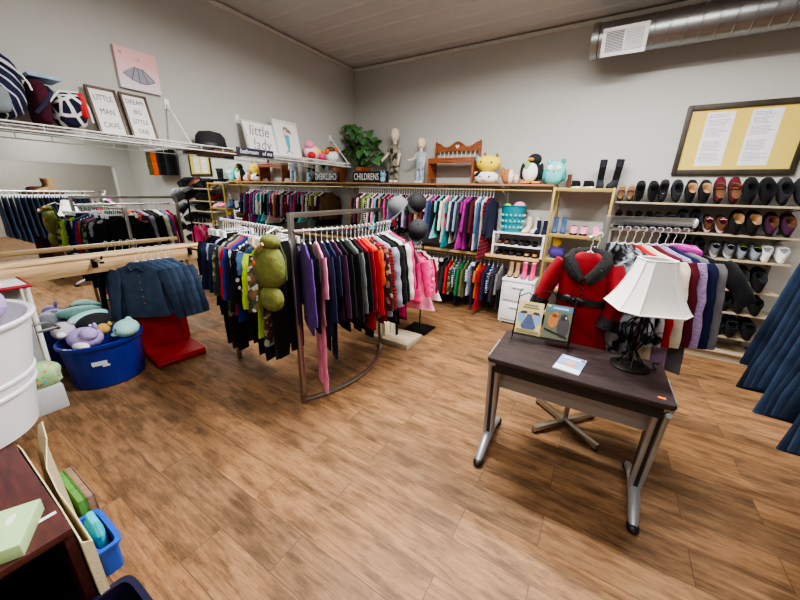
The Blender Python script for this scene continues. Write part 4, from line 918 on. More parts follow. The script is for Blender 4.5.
t = thing('storage_tub', 'round royal blue plastic tub full of plush toys below the barre', 'tub', (-3.24, .80, 0))
TUB = mat('royal blue plastic', rgb(22, 40, 130), .35)
bm = BM(); lathe(bm, [(.19, 0), (.205, .01), (.228, .33), (.243, .335), (.245, .36), (.23, .365), (.22, .345), (.195, .03), (.0001, .02)], 34, sy=1.1, sx=.95); obj('body', bm, TUB, t)
th0 = -.42
bm = BM()
for (w, z0, z1, dz) in ((.085, .2, .235, 0), (.04, .185, .2, .03)):
    pts = [(( .2145 + .0135 * (z - .2) / .13) * .95 * math.cos(th0 + a), (.2145 + .0135 * (z - .2) / .13) * 1.1 * math.sin(th0 + a), z) for a, z in ((-w / .44 + dz / .2, z0), (w / .44 + dz / .2, z0), (w / .44 + dz / .2, z1), (-w / .44 + dz / .2, z1))]
    pts = [Vector(p) * 1.0 + Vector((math.cos(th0), math.sin(th0), 0)) * .006 for p in pts]; f = bm.faces.new([bm.verts.new(p) for p in pts])
r = bmesh.ops.extrude_face_region(bm, geom=bm.faces[:]); [setattr(v, 'co', v.co + Vector((math.cos(th0), math.sin(th0), 0)) * .003) for v in r['geom'] if isinstance(v, bmesh.types.BMVert)]
obj('label', bm, mat('white sticker', rgb(222, 224, 228), .6), t)
MINT = rgb(158, 210, 204)
plush('mint green plush fish lying on top of the blue tub', (-3.11, .93, .345), -.4, 'mint', ((0, 0, .07), (.12, .085, .065)), [('tail', (-.13, .01, .08), (.045, .03, .04), None), ('fin', (.02, -.07, .04), (.05, .03, .012), None), ('eye', (.08, -.055, .09), (.008, .008, .008), BLK)], c=MINT)
plush('lavender plush animal with white tummy at the front of the tub', (-3.20, .70, .31), .3, 'lavender', ((0, 0, .08), (.12, .1, .08)), [('head', (.08, -.02, .13), (.06, .055, .05), None), ('belly', (.05, -.07, .05), (.07, .04, .04), WPL), ('ear', (.1, .02, .18), (.02, .012, .03), None)], c=rgb(176, 158, 214))
plush('grey lavender round plush at the left rim of the tub', (-3.37, .63, .36), 0, 'grey lavender', ((0, 0, .07), (.075, .07, .07)), [('snout', (.06, -.03, .06), (.03, .03, .025), WPL), ('ear', (.02, .05, .13), (.02, .02, .02), None)], c=rgb(190, 188, 206))
plush('black and mint plush whale at the back of the tub', (-3.37, .82, .37), .3, 'black', ((0, 0, .075), (.1, .12, .065)), [('back', (-.075, .01, .10), (.06, .15, .05), mat('mint plush', MINT, .9, bump=.5)), ('eye', (.07, -.08, .08), (.01, .01, .01), WPL)], c=rgb(26, 28, 32))
plush('small mustard plush between the lavender and black ones', (-3.24, .825, .36), 0, 'mustard', ((0, 0, .05), (.045, .045, .045)), [('ear', (.02, .04, .085), (.018, .015, .02), None)], c=rgb(206, 164, 84))

# ------------------------------------------------------------------ white folding crib behind the bucket
t = thing('doll_crib', 'white tube-framed folding crib with red edge behind the white bucket', 'crib')
for p, q in (((-3.22, .47, .02), (-3.17, .49, .86)), ((-3.42, .47, .02), (-3.39, .49, .86)), ((-3.12, -.15, .02), (-3.12, -.1, .86))):
    bm = BM(); tube(bm, [p, q], .014, 8); o = obj('leg', bm, WHITEWIRE, t)
    bm = BM(); blob(bm, Vector(p) + Vector((0, 0, .005)), (.024, .024, .024), 10, 6); obj('foot', bm, PLASTIC_W, o)
bm = BM(); bx(bm, -3.41, -3.10, -.16, .49, .85, .875, .01); obj('canopy', bm, mat('white cotton', rgb(226, 226, 228), .9, bump=.2), t)
bm = BM(); tube(bm, [(-3.41, .497, .865), (-3.10, .497, .865), (-3.095, -.16, .865)], .012, 8); obj('trim', bm, cmat('crimson'), t)
bm = BM(); bx(bm, -3.195, -3.19, -.1, .46, .1, .84); obj('mesh_side', bm, mat('grey mesh cloth', rgb(150, 150, 148), .9), t)
bm = BM(); tube(bm, [(-3.22, .46, .14), (-3.42, .46, .14)], .01, 8); obj('crossbar', bm, WHITEWIRE, t)
t = thing('baby_blanket', 'pale green patterned baby blanket bundled low in the crib', 'blanket')
bm = BM(); blob(bm, (-3.08, .41, .26), (.085, .10, .085), 16, 10, .8)
for v in bm.verts: v.co += Vector((1, 1, .6)) * .022 * noise.noise(v.co * 14)
o = obj('bundle', bm, fabric('floral'), t); o.color = (*rgb(170, 206, 150), 1)
bm = BM(); bx(bm, -3.17, -3.0, .30, .48, 0, .18, .01); obj('box', bm, mat('pale grey carton', rgb(196, 198, 200), .8), t)
t = thing('plush_toy', 'white round plush with a blue collar on the crib canopy', 'toy', (-3.125, .25, .877)); t.scale = (.9, .9, .9)
bm = BM(); blob(bm, (0, 0, .085), (.12, .12, .085)); obj('body', bm, WPL, t)
bm = BM(); tube(bm, [(.122 * math.cos(a), .122 * math.sin(a), .09 + .02 * math.sin(a)) for a in [2 * PI * q / 20 for q in range(20)]], .008, 6, closed=True); obj('collar', bm, cmat('royal blue'), t)
bm = BM(); blob(bm, (.06, .1, .09), (.03, .03, .03), 10, 6); obj('bobble', bm, cmat('royal blue'), t)

# ------------------------------------------------------------------ dark cube, bucket, tote and bins at the front left
t = thing('cube_shelf', 'dark mahogany open cube shelf carrying the white bucket', 'shelf', (0, 0, 0))
bm = BM(); bx(bm, -2.36, -1.22, -.42, .113, .475, .5, .002); obj('top', bm, DARKRED, t)
bm = BM(); bx(bm, -2.36, -1.225, .09, .112, 0, .474); obj('side_panel', bm, DARKRED, t)
bm = BM(); bx(bm, -2.36, -1.225, -.42, -.398, 0, .474); obj('side_panel', bm, DARKRED, t)
bm = BM(); bx(bm, -2.36, -2.34, -.397, .089, 0, .474); obj('back_panel', bm, DARKRED, t)
bm = BM(); bx(bm, -2.339, -1.23, -.397, .089, .03, .05); obj('bottom', bm, DARKRED, t)
t = thing('metal_bucket', 'large white metal bucket of plush toys standing on the dark shelf', 'bucket', (-2.08, -.015, .501)); t.scale = (1, 1, .95)
bm = BM(); lathe(bm, [(.236, 0), (.242, .004), (.272, .2), (.28, .205), (.28, .215), (.275, .22), (.28, .255), (.288, .26), (.288, .27), (.283, .275), (.322, .5), (.335, .503), (.338, .514), (.331, .522), (.316, .515), (.274, .25), (.232, .012), (.0001, .01)], 48)
obj('body', bm, mat('white enamel', rgb(226, 226, 234), .35, var=.03), t)
for s in (-1, 1):
    bm = BM(); tube(bm, [(-.06, s * .315, .4), (-.06, s * .37, .4), (-.04, s * .385, .39), (.04, s * .385, .39), (.06, s * .37, .4), (.06, s * .315, .4)], .007, 7); obj('handle', bm, STEEL, t)
plush('lavender plush curled in the white bucket', (-2.07, .15, .94), .4, 'lilac', ((0, 0, .09), (.105, .10, .09)), [('ear', (.1, -.04, .15), (.035, .03, .03), None), ('tuft', (.04, .06, .16), (.04, .03, .02), WPL)], c=rgb(176, 156, 200))
plush('yellow plush star tipped into the front of the bucket', (-1.87, .03, .975), .9, 'bright yellow', ((0, 0, .075), (.075, .07, .075), .8), [('arm', (.06, .06, .1), (.04, .04, .03), None), ('arm', (-.06, .05, .1), (.04, .04, .03), None)], c=rgb(248, 206, 40))
t = thing('painted_box', 'pale green painted flat wooden box with white spots on the dark shelf', 'box', (-1.35, -.055, .501), -.46)
MG = mat('pale green paint', rgb(176, 208, 152), .6)
bm = BM(); bx(bm, -.085, .085, -.17, .12, 0, .045, .004); obj('body', bm, MG, t)
for x, yy in ((-.03, .07), (.05, .02), (-.05, -.03), (.03, -.1)): bm = BM(); prism(bm, circ(x, yy, .022, .010, 14), .0455, .0462); obj('spot', bm, WHITEINK, t)
tag(obj('paper_label', bx(BM(), -1.335, -1.322, .03, .105, .5005, .5015), PAPER), 'small white paper strip on the front corner of the dark shelf', 'label')
CANV = mat('cream canvas', rgb(214, 200, 164), .9, var=.08, bump=.3, scale=120)
t = thing('canvas_tote', 'limp cream canvas tote bag standing against the dark shelf', 'bag')
bm = BM()
def sheet(bm, pts, th):
    a = [bm.verts.new(p) for p in pts]; b = [bm.verts.new(Vector(p) + Vector(th)) for p in pts]; n = len(pts)
    bm.faces.new(a); bm.faces.new(b[::-1])
    for k in range(n): bm.faces.new((a[k], a[(k + 1) % n], b[(k + 1) % n], b[k]))
sheet(bm, [(-1.9, .117, 0), (-1.2, .117, 0), (-1.2, .117, .45), (-1.35, .118, .478), (-1.5, .119, .485), (-1.72, .119, .495), (-1.8, .12, .495), (-1.9, .12, .47)], (0, .004, 0)); obj('inner_side', bm, CANV, t)
bm = BM(); sheet(bm, [(-1.9, .134, 0), (-1.2, .134, 0), (-1.2, .138, .43), (-1.35, .138, .455), (-1.5, .138, .45), (-1.68, .15, .445), (-1.8, .19, .50), (-1.85, .2, .555), (-1.88, .19, .53), (-1.9, .165, .40)], (0, .004, 0)); obj('outer_side', bm, CANV, t)
bm = BM(); sheet(bm, [(-1.2, .117, 0), (-1.2, .14, 0), (-1.2, .142, .43), (-1.2, .117, .45)], (.004, 0, 0)); obj('end_side', bm, CANV, t)
for i, (y0, c0, lb) in enumerate(((.212, rgb(96, 150, 70), 'green covered picture book standing beside the cream tote'), (.241, rgb(150, 120, 100), 'brown animal picture book standing outermost beside the tote'))):
    t = thing('picture_book', lb, 'book', (-1.84, y0, 0))
    bm = BM(); bx(bm, -.14, .14, -.010, .010, .004, .205, .001); obj('pages', bm, mat('printed edge %d' % i, c0, .7, var=.7, scale=22), t)
    bm = BM(); bx(bm, -.143, .143, -.0135, -.0105, 0, .21); bx(bm, -.143, .143, .0105, .0135, 0, .21); obj('cover', bm, mat('book cover %d' % i, c0, .5, var=.6, scale=16), t)
t = thing('storage_bin', 'bright blue plastic bin of toys on the floor beside the tote', 'bin', (-1.55, .203, 0))
def tray(bm, w0, d0, w1, d1, h, th=.006, bev=.02):
    def rr(w, d, z): return [(w * math.copysign(abs(math.cos(a)) ** .35, math.cos(a)), d * math.copysign(abs(math.sin(a)) ** .35, math.sin(a)), z) for a in [2 * PI * (k + .5) / 28 for k in range(28)]]
    loft(bm, [rr(w0, d0, 0), rr(w1, d1, h), rr(w1 + .012, d1 + .012, h), rr(w1 + .012, d1 + .012, h + .01), rr(w1 - th, d1 - th, h + .01), rr(w0 - th, d0 - th, th)]); return bm
obj('body', tray(BM(), .105, .034, .115, .036, .14), mat('bright blue plastic', rgb(36, 84, 190), .4), t)
t = thing('toy_teapot', 'turquoise plastic toy with rounded end in the blue bin', 'toy', (-1.58, .203, .03))
bm = BM(); blob(bm, (0, 0, .08), (.07, .026, .08), 14, 8, .8); obj('body', bm, mat('turquoise plastic', rgb(54, 190, 206), .4), t)
bm = BM(); tube(bm, [(-.03, 0, .15), (0, 0, .185), (.05, 0, .175), (.07, 0, .12)], .014, 8); obj('handle', bm, mat('turquoise plastic', rgb(54, 190, 206), .4), t)
t = thing('storage_bin', 'dark navy rounded plastic bin nearest the camera on the floor', 'bin', (-1.075, .11, 0), .0)
obj('body', tray(BM(), .11, .07, .12, .08, .2), mat('dark navy plastic', rgb(24, 24, 52), .35), t)
t = thing('toy_figure', 'small red and black plastic toy lying in the navy bin', 'toy', (-1.10, .13, .1))
bm = BM(); blob(bm, (0, 0, .04), (.035, .025, .04), 12, 8); obj('body', bm, cmat('red', .4), t)
bm = BM(); blob(bm, (.0, .0, .09), (.02, .02, .02), 10, 6); obj('head', bm, BLACKPL, t)

# ------------------------------------------------------------------ desk
t = thing('desk', 'small dark espresso desk with silver T-legs in the middle of the floor', 'desk', (-.013, 1.76, 0), .02)
TH = .70
def rrect(x0, x1, y0, y1, r, n=5):
    out = []
    for cx, cy, a0 in ((x1 - r, y1 - r, 0), (x0 + r, y1 - r, PI / 2), (x0 + r, y0 + r, PI), (x1 - r, y0 + r, 1.5 * PI)): out += [(cx + r * math.cos(a0 + PI / 2 * k / n), cy + r * math.sin(a0 + PI / 2 * k / n)) for k in range(n + 1)]
    return out
bm = BM(); P1 = rrect(-.39, .39, -.215, .225, .018)
loft(bm, [[(x * .99, y_ * .99, TH - .022) for x, y_ in P1], [(x, y_, TH - .016) for x, y_ in P1], [(x, y_, TH - .006) for x, y_ in P1], [(x * .99, y_ * .985, TH) for x, y_ in P1]]); obj('top', bm, ESPRESSO, t)
bm = BM(); bx(bm, -.35, .355, -.19, -.172, TH - .085, TH - .023); bx(bm, -.35, .355, .17, .185, TH - .085, TH - .023); bx(bm, -.35, -.335, -.171, .169, TH - .085, TH - .023); bx(bm, .34, .355, -.171, .169, TH - .085, TH - .023); obj('apron', bm, BLACKPL, t)
SILV = mat('silver powder coat', rgb(168, 170, 174), .4, .55, var=.05)
bm = BM(); bx(bm, -.345, .35, -.03, -.018, TH - .26, TH - .086); obj('modesty_panel', bm, mat('grey metal panel', rgb(150, 150, 152), .5, .3, var=.05), t)
for s in (-1, 1):
    x = -.375 if s < 0 else .375
    bm = BM(); Mx = Matrix(((0, 0, 1, x), (1, 0, 0, 0), (0, 1, 0, 0), (0, 0, 0, 1)))
    prism(bm, [(-.095, TH - .08), (.06, TH - .08), (.05, .09), (-.035, .09)], -.017, .017, Mx); l = obj('leg', bm, mat('black leg panel', rgb(30, 28, 30), .4), t)
    bm = BM(); tube(bm, [(x - s * .019, -.1, TH - .08), (x - s * .019, -.03, .1)], .012, 8); tube(bm, [(x + s * .019, -.1, TH - .08), (x + s * .019, -.03, .1)], .012, 8); obj('edge_trim', bm, SILV, l)
    bm = BM(); bx(bm, x - .03, x + .03, -.13, .1, TH - .085, TH - .0225, .004); obj('top_bracket', bm, SILV, l)
    bm = BM(); tube(bm, [(x, -.205, .03), (x, -.17, .045), (x, -.08, .085), (x, 0, .1), (x, .1, .085), (x, .2, .045), (x, .235, .03)], [.018, .024, .027, .028, .025, .021, .017], 10); f_ = obj('foot', bm, SILV, t)
    for yy in (-.2, .23): bm = BM(); blob(bm, (x, yy, .022), (.028, .035, .022), 12, 6); obj('foot_cap', bm, BLACKPL, f_)
bm = BM(); tube(bm, [(.372, -.205, TH - .05), (.372, -.18, TH - .06)], .012, 8); obj('tray_slide', bm, SILV, t)
tag(obj('price_sticker', bx(BM(), .318, .345, 1.595, 1.61, TH + .0004, TH + .0012), cmat('orange', .5)), 'tiny orange price sticker on the right corner of the desk', 'sticker')

# lamp
LAMPW = .91
t = thing('table_lamp', 'table lamp with black wire base and white bell shade on the desk', 'lamp', (.224, 1.853, TH + .001))
bm = BM(); lathe(bm, [(.082, 0), (.085, .006), (.07, .014), (.03, .02), (.015, .03)], 28); obj('base', bm, mat('dark bronze metal', rgb(38, 36, 34), .4, .7), t)
bm = BM(); tube(bm, [(0, 0, .02), (0, 0, .31)], .006, 8); obj('stem', bm, BLACKMETAL, t)
for k in range(8):
    a = 2 * PI * k / 8; bm = BM()
    prof = [(.06, .012), (.035, .05), (.012, .09), (.03, .13), (.055, .17), (.06, .2), (.045, .235), (.015, .262), (.028, .285), (.03, .3), (.01, .315)]
    tube(bm, [(r_ * math.cos(a + i * .09), r_ * math.sin(a + i * .09), z) for i, (r_, z) in enumerate(prof)], .0032, 6); obj('wire', bm, BLACKMETAL, t)
SH = mat('white lampshade cloth', rgb(238, 236, 232), .8, var=.02)
def cut(w, z, k=.62): return [(LAMPW * w * x, LAMPW * w * y_, z) for x, y_ in ((1, -k), (1, k), (k, 1), (-k, 1), (-1, k), (-1, -k), (-k, -1), (k, -1))]
bm = BM(); pr = [(.158, .30), (.140, .328), (.118, .37), (.098, .42), (.083, .465), (.072, .51), (.068, .525)]
loft(bm, [cut(w, z) for w, z in pr] + [cut(w - .003, z) for w, z in pr[::-1]], False, False)
shd = obj('lamp_shade', mesh('lamp_shade', bm, SH, True, 25), None, t); shd.rotation_euler.z = .35; shd.location.z = .012
bm = BM()
for w, z in ((.159, .301), (.0685, .526)): tube(bm, [Vector(p) for p in cut(w, z)], .004, 6, closed=True)
for q in range(8): tube(bm, [Vector(cut(w + .001, z)[q]) for w, z in pr], .0028, 5)
obj('piping', bm, mat('white braid', rgb(244, 243, 240), .7, var=.02), shd)
bm = BM(); tube(bm, [(0, 0, .31), (0, 0, .52)], .004, 6); tube(bm, [(-.06, 0, .52), (.06, 0, .52)], .003, 6); obj('harp', bm, BLACKMETAL, t)
bm = BM(); tube(bm, [(.075, -.01, .008), (.11, .02, .006), (.1, .09, .006), (.13, .10, .006)], .003, 6); obj('cord', bm, BLACKPL, t)

# book stand with two children's books, booklet on the desk
tb = frameM((-.205, 1.86, TH + .009), (1, .12, 0), (0, .26, .966), (.12, -.959, .258))
t = thing('book_stand', 'black wire easel stand holding two childrens books on the desk', 'stand', M=tb)
bm = BM()
for x in (-.145, .145): tube(bm, [(x, -.0, .06), (x, .005, .0), (x, .03, -.012), (x, .27, -.012), (x * .9, .285, -.012)], .004, 6)
tube(bm, [(-.145, .03, -.012), (.145, .03, -.012)], .004, 6); tube(bm, [(-.145, .03, .03), (.145, .03, .03)], .003, 6)
tube(bm, [(-.145, .24, -.012), (-.1, .27, -.012), (-.06, .25, -.012), (-.03, .29, -.012), (.03, .29, -.012), (.06, .25, -.012), (.1, .27, -.012), (.145, .24, -.012)], .003, 6)
for x in (-.145, .145): tube(bm, [(x, .03, -.012), (x, .03, .03), (x, .05, .034)], .003, 6)
obj('frame', bm, BLACKMETAL, t)
bm = BM(); tube(bm, [(-.06, .27, -.014), (-.09, .035, -.1)], .0035, 6); tube(bm, [(.06, .27, -.014), (.09, .035, -.1)], .0035, 6); obj('rear_leg', bm, BLACKMETAL, t)
def book(label, x, w, h, bg, polys):
    b_ = thing('picture_book', label, 'book', M=tb @ Matrix.Translation((x, .036, -.005)))
    bm = BM(); bx(bm, -w / 2 + .002, w / 2 - .002, .002, h - .002, 0, .012); obj('pages', bm, mat('book pages', rgb(226, 220, 204), .8), b_)
    bm = BM(); bx(bm, -w / 2, w / 2, 0, h, .0121, .014); bx(bm, -w / 2, w / 2, 0, h, -.002, -.0001); cv = obj('cover', bm, mat('cover ' + label[:12], bg, .4, var=.15, scale=20), b_)
    for i, (nm, ps, c) in enumerate(polys):
        bm = BM()
        for p in ps: prism(bm, p, .0142 + i * .0003, .0144 + i * .0003)
        obj(nm, bm, mat('print %s %d' % (label[:8], i), c, .5, var=.2, scale=40), cv)
    return cv
cv = book('cream picture book with a blue-gowned figure on the desk stand', -.072, .132, .185, rgb(226, 208, 150), [
 ('print', [circ(-.042, .095, .022, .035)], rgb(140, 176, 206)), ('print', [circ(.042, .095, .022, .035)], rgb(141, 176, 206)), ('print', [[(-.052, .115), (-.012, .118), (-.02, .132), (-.045, .13)]], rgb(76, 66, 58)), ('print', [[(.052, .115), (.012, .118), (.02, .132), (.045, .13)]], rgb(76, 66, 58)),
 ('print', [[(-.01, .115), (.01, .115), (.04, .045), (.03, .03), (-.03, .03), (-.04, .045)]], rgb(84, 98, 138)), ('print', [circ(0, .125, .009, .011)], rgb(214, 170, 140)), ('print', [[(-.06, .006), (.06, .006), (.06, .022), (-.06, .026)]], rgb(150, 140, 96))])
for i, w in enumerate((.07, .085)): obj('title', bx(BM(), -w / 2, w / 2, .148 + .014 * (1 - i), .156 + .014 * (1 - i), .0142, .0146), mat('olive print', rgb(120, 120, 84), .6, var=.6, scale=160), cv)
cv = book('blue topped picture book with an orange and a grey animal on the stand', .071, .134, .188, rgb(110, 118, 96), [
 ('print', [[(-.065, .155), (.065, .155), (.065, .187), (-.065, .187)]], rgb(86, 130, 168)), ('print', [circ(-.022, .1, .026, .04), circ(-.014, .135, .016, .018)], rgb(196, 124, 70)), ('print', [circ(.032, .075, .03, .062), circ(.03, .128, .018, .018)], rgb(78, 74, 76)),
 ('print', [circ(-.052, .18, .01, .007)], rgb(224, 216, 90)), ('print', [[(-.06, .045), (.06, .01), (.06, .02), (-.06, .055)]], rgb(40, 34, 34)), ('print', [circ(.04, .125, .004, .006)], rgb(226, 222, 214))])
obj('title', bx(BM(), -.03, .045, .166, .176, .0147, .015), mat('pale print', rgb(196, 214, 226), .6, var=.5, scale=160), cv)
t = thing('booklet', 'blue and white booklet lying flat on the desk front', 'booklet', (-.028, 1.695, TH + .0006), -.14)
bm = BM(); bx(bm, -.058, .058, -.09, .09, 0, .005); obj('pages', bm, PAPER, t)
bm = BM(); bx(bm, -.058, .058, -.09, .09, .0052, .0058); cv = obj('cover', bm, mat('booklet blue', rgb(120, 150, 196), .4, var=.2, scale=15), t)
for i, (p, c) in enumerate((([(-.058, -.09), (.058, -.09), (.058, -.045), (-.058, -.035)], rgb(206, 210, 216)), (circ(0, -.01, .036, .022), rgb(176, 130, 104)), (circ(-.005, .012, .016, .018), rgb(196, 150, 122)), ([(-.04, .055), (.035, .055), (.035, .068), (-.04, .068)], rgb(232, 232, 238)), ([(.036, .06), (.054, .06), (.054, .075), (.036, .075)], rgb(200, 40, 50)))):
    bm = BM(); prism(bm, p, .0059 + .0003 * i, .0061 + .0003 * i); obj('print', bm, mat('booklet print %d' % i, c, .5), cv)

# ------------------------------------------------------------------ coat rack behind the desk
t = thing('coat_rack', 'chrome cross-foot coat rack with flat arms behind the desk', 'coat rack', (0, 2.22, 0))
for a in (PI * .75 + .1, PI * .25 + .1):
    bm = BM(); d = Vector((math.cos(a), math.sin(a), 0)); bar(bm, d * -.26 + Vector((0, 0, .035)), d * .26 + Vector((0, 0, .035)), .035, .03) if a > 1.5 else (bar(bm, d * -.26 + Vector((0, 0, .035)), d * -.019 + Vector((0, 0, .035)), .035, .03), bar(bm, d * .019 + Vector((0, 0, .035)), d * .26 + Vector((0, 0, .035)), .035, .03))
    fo = obj('foot', bm, CHROME, t)
    for s in (-1, 1): bm = BM(); blob(bm, d * s * .25 + Vector((0, 0, .01)), (.02, .02, .01), 8, 4); obj('foot_pad', bm, BLACKPL, fo)
bm = BM(); bx(bm, -.016, .016, -.016, .016, .05, 1.40, .003); obj('post', bm, CHROME, t)
AM = Matrix.Rotation(math.atan2(.436, .9), 4, 'Z')
bm = BM(); bx(bm, .024, .45, -.006, .006, 1.353, 1.40, .002, AM); o = obj('arm', bm, CHROME, t)
bm = BM(); blob(bm, AM @ Vector((.455, 0, 1.372)), (.014, .014, .026), 10, 6); obj('arm_cap', bm, PLASTIC_W, o)
bm = BM(); tube(bm, [AM @ Vector((.024, 0, 1.332)), AM @ Vector((.45, 0, 1.332))], .009, 8); obj('hang_bar', bm, CHROME, t)
bm = BM(); tube(bm, [(-.01, -.017, 1.3), (-.06, -.17, 1.285), (-.062, -.2, 1.3)], .007, 8); obj('arm', bm, CHROME, t)
AZ = 1.332
CO = [('jacket', 'pale grey', .05, -.62, .0128, .68, 'tiedye', 'grey and black streaked coat'), ('jacket', 'white', .085, -.6, .0128, .66, 'tiedye', 'white coat with black tie-dye streaks'), ('top', 'red', .12, -.6, .0128, .42, 'plain', 'red top'), ('puffer', 'cream', .155, -.55, .0128, .74, 'plain', 'cream quilted coat'),
 ('top', 'maroon', .19, -.5, .0128, .40, 'plain', 'maroon top'), ('top', 'lavender', .225, -.5, .0128, .76, 'fur', 'lavender fleece coat'), ('puffer', 'navy', .262, -.5, .0128, .46, 'plain', 'navy quilted jacket'), ('puffer', 'grey', .298, -.5, .0128, .70, 'plain', 'grey quilted coat')]
for i, (k, cn, x, rz, th, L, pt, nm) in enumerate(CO):
    d_ = .075 + .0425 * i; garment(k, cn, (.9 * d_, 2.22 + .436 * d_, AZ), rz, '', pt, hw=.19, th=th, L=L, sl=.46, seed=i % 4, group='coats on the cross-foot rack', label=f'{nm}, {ordn(i)} from the post, rack behind the desk')
t = garment('jacket', 'black', (.9 * .42, 2.22 + .436 * .42, AZ), -.5, '', 'plain', hw=.18, th=.0145, L=.34, sl=.40, seed=1, group='coats on the cross-foot rack', label='black jacket with sleeve stuck out, outermost on the rack behind the desk')
for o in t.children:
    if o.name.startswith('sleeve'):
        s = 1 if sum(v.co.x for v in o.data.vertices) > 0 else -1
        if s > 0: o.data = sleeve_mesh(1, .18, .04, .26, 1, 0, .8); o.material_slots[0].link = 'OBJECT'; o.material_slots[0].material = fabric('plain')
bm = BM(); tube(bm, [(-.1, -.02, -.115), (-.05, -.035, -.095), (.04, -.035, -.095), (.09, -.02, -.11), (.05, .025, -.095), (-.05, .025, -.095)], .02, 8, closed=True); obj('collar', bm, cmat('magenta', .8, bump=.4), t)
# red dress coat facing the aisle
garment('vest', 'lime green', (-.021, 2.17, 1.296), -.3, 'tucked behind the red coat collar', hw=.1, th=.012, L=.25)
t = thing('hanging_coat', 'red child coat with black fur collar, belt and cuffs facing the desk', 'coat', (-.05, 2.09, 1.289), -.16); t.scale = (.9, .9, .97)
REDC = (.23, .005, .012)
def coat_body(bm):
    fn = wrinkle(3, .014, -.3, -.8); rs = []
    for z, w, th_ in ((-.085, .05, .03), (-.1, .075, .04), (-.125, .13, .045), (-.16, .155, .05), (-.22, .15, .055), (-.36, .14, .055), (-.42, .145, .055), (-.55, .175, .062), (-.68, .205, .066), (-.74, .215, .066)): rs.append(ringpts(w, th_, z, 28, fn=fn))
    loft(bm, rs)
bm = BM(); coat_body(bm); o = obj('body', bm, fabric('plain'), t); o.color = (*REDC, 1)
FURB = mat('black fur', rgb(9, 8, 9), .95, bump=1., scale=120, var=.5)
for s, pts in ((-1, [(-.14, -.0, -.15), (-.19, -.015, -.25), (-.225, -.03, -.36), (-.24, -.05, -.43)]), (1, [(.14, 0, -.15), (.185, -.02, -.26), (.195, -.03, -.38), (.18, -.05, -.47)])):
    bm = BM(); tube(bm, pts, [.05, .056, .05, .047], 12); o = obj('sleeve', bm, fabric('plain'), t); o.color = (*REDC, 1)
    bm = BM(); p = Vector(pts[-1]); d = (p - Vector(pts[-2])).normalized(); tube(bm, [p - d * .04, p + d * .025], [.056, .058], 12); obj('cuff', bm, FURB, o)
bm = BM(); tube(bm, [(-.005, -.075, -.24), (-.06, -.065, -.19), (-.1, -.03, -.14), (-.085, .02, -.105), (0, .035, -.09), (.085, .02, -.105), (.1, -.03, -.14), (.075, -.065, -.19), (.03, -.075, -.235)], [.022, .036, .042, .038, .034, .038, .042, .04, .03], 10)
for v in bm.verts: v.co += Vector((1, 1, 1)) * .006 * noise.noise(v.co * 60)
obj('collar', bm, FURB, t)
bm = BM(); loft(bm, [ringpts(.146, .06, z, 28) for z in (-.345, -.385)], False, False); obj('belt', bm, BLACKPL, t)
bm = BM(); blob(bm, (-.06, -.07, -.355), (.035, .014, .022), 10, 6); blob(bm, (.01, -.072, -.36), (.035, .014, .02), 10, 6); blob(bm, (-.025, -.078, -.358), (.012, .012, .014), 8, 6); obj('bow', bm, mat('black satin', rgb(20, 19, 22), .4), t)
obj('hanger', hanger_mesh(.15), None, t)
for k in range(3): bm = BM(); blob(bm, (.01, -.056, -.26 - .03 * k), (.009, .005, .009), 8, 5); obj('button', bm, BLACKPL, t)

# ------------------------------------------------------------------ denim rack at the right, cabinets and trousers seen in the mirror
t = thing('clothes_rack', 'chrome rack of denim skirts at the right of the desk', 'clothes rack', (.97, 0, 0))
for yy in (1.05, 2.45):
    bm = BM(); tube(bm, [(.62, yy, .03), (.62, yy, 1.3), (.58, yy, 1.36), (0, yy, 1.36)], .014, 8); obj('post', bm, CHROME, t)
    bm = BM(); tube(bm, [(.42, yy, .014), (.95, yy, .014)], .014, 8); obj('foot', bm, BLACKMETAL, t)
bm = BM(); tube(bm, [(0, 1.05, 1.36), (0, 2.45, 1.36)], .011, 8); obj('rail', bm, CHROME, t)
for i in range(17):
    t = garment('skirt', 'denim blue', (.97, 1.26 + .066 * i, 1.36), R.uniform(-.04, .04), '', 'plain', hw=.15, th=.0155, L=.62 + .035 * ((i * 5) % 4), seed=i % 4, flare=.13, group='denim skirts on the right rack', label=f'long denim skirt on the right rack, {ordn(i)} from the aisle end')
    dk = [.5, .75, .42, .9, .6, .45, .8, .55, .4, .7, .5, .8, .6][i % 13]
    t.children[0].color = (.034 * dk, .06 * dk, .122 * dk, 1)
t = thing('bookcase', 'tall dark brown bookcase beyond the right denim rack', 'bookcase', (2.3, 1.95, 0))
bm = BM(); bx(bm, -.55, .55, .27, .29, 0, 1.33); obj('back', bm, DARKRED, t)
for s in (-1, 1): bm = BM(); bx(bm, s * .54 - .012, s * .54 + .012, -.1, .27, 0, 1.33); obj('side', bm, DARKRED, t)
for z in (.05, .5, .95, 1.31): bm = BM(); bx(bm, -.527, .527, -.1, .269, z, z + .022); obj('shelf_board', bm, SHELFWOOD if z > 1.3 else DARKRED, t)
g = 'shoes on the dark bookcase'
for i, (cn, k) in enumerate((('tan', 'boot'), ('brown', 'boot'), ('maroon', 'clog'), ('black', 'clog'))): pair(k, 1.95 + .24 * i, 2.05, 1.3325, cn, f'atop the dark bookcase, {ordn(i)} from denim', g, sp=.105)
t = thing('hanging_rail', 'short rail of trousers on the back wall right of the notice board', 'rail')
bm = BM(); tube(bm, [(1.5, 4.2, 2.36), (2.75, 4.2, 2.36)], .007, 8); obj('rod', bm, CHROME, t)
for x in (1.55, 2.7): bm = BM(); bx(bm, x - .01, x + .01, 4.215, YB - .002, 2.345, 2.36); bx(bm, x - .02, x + .02, YB - .015, YB - .002, 2.28, 2.42); obj('bracket', bm, STEEL, t)
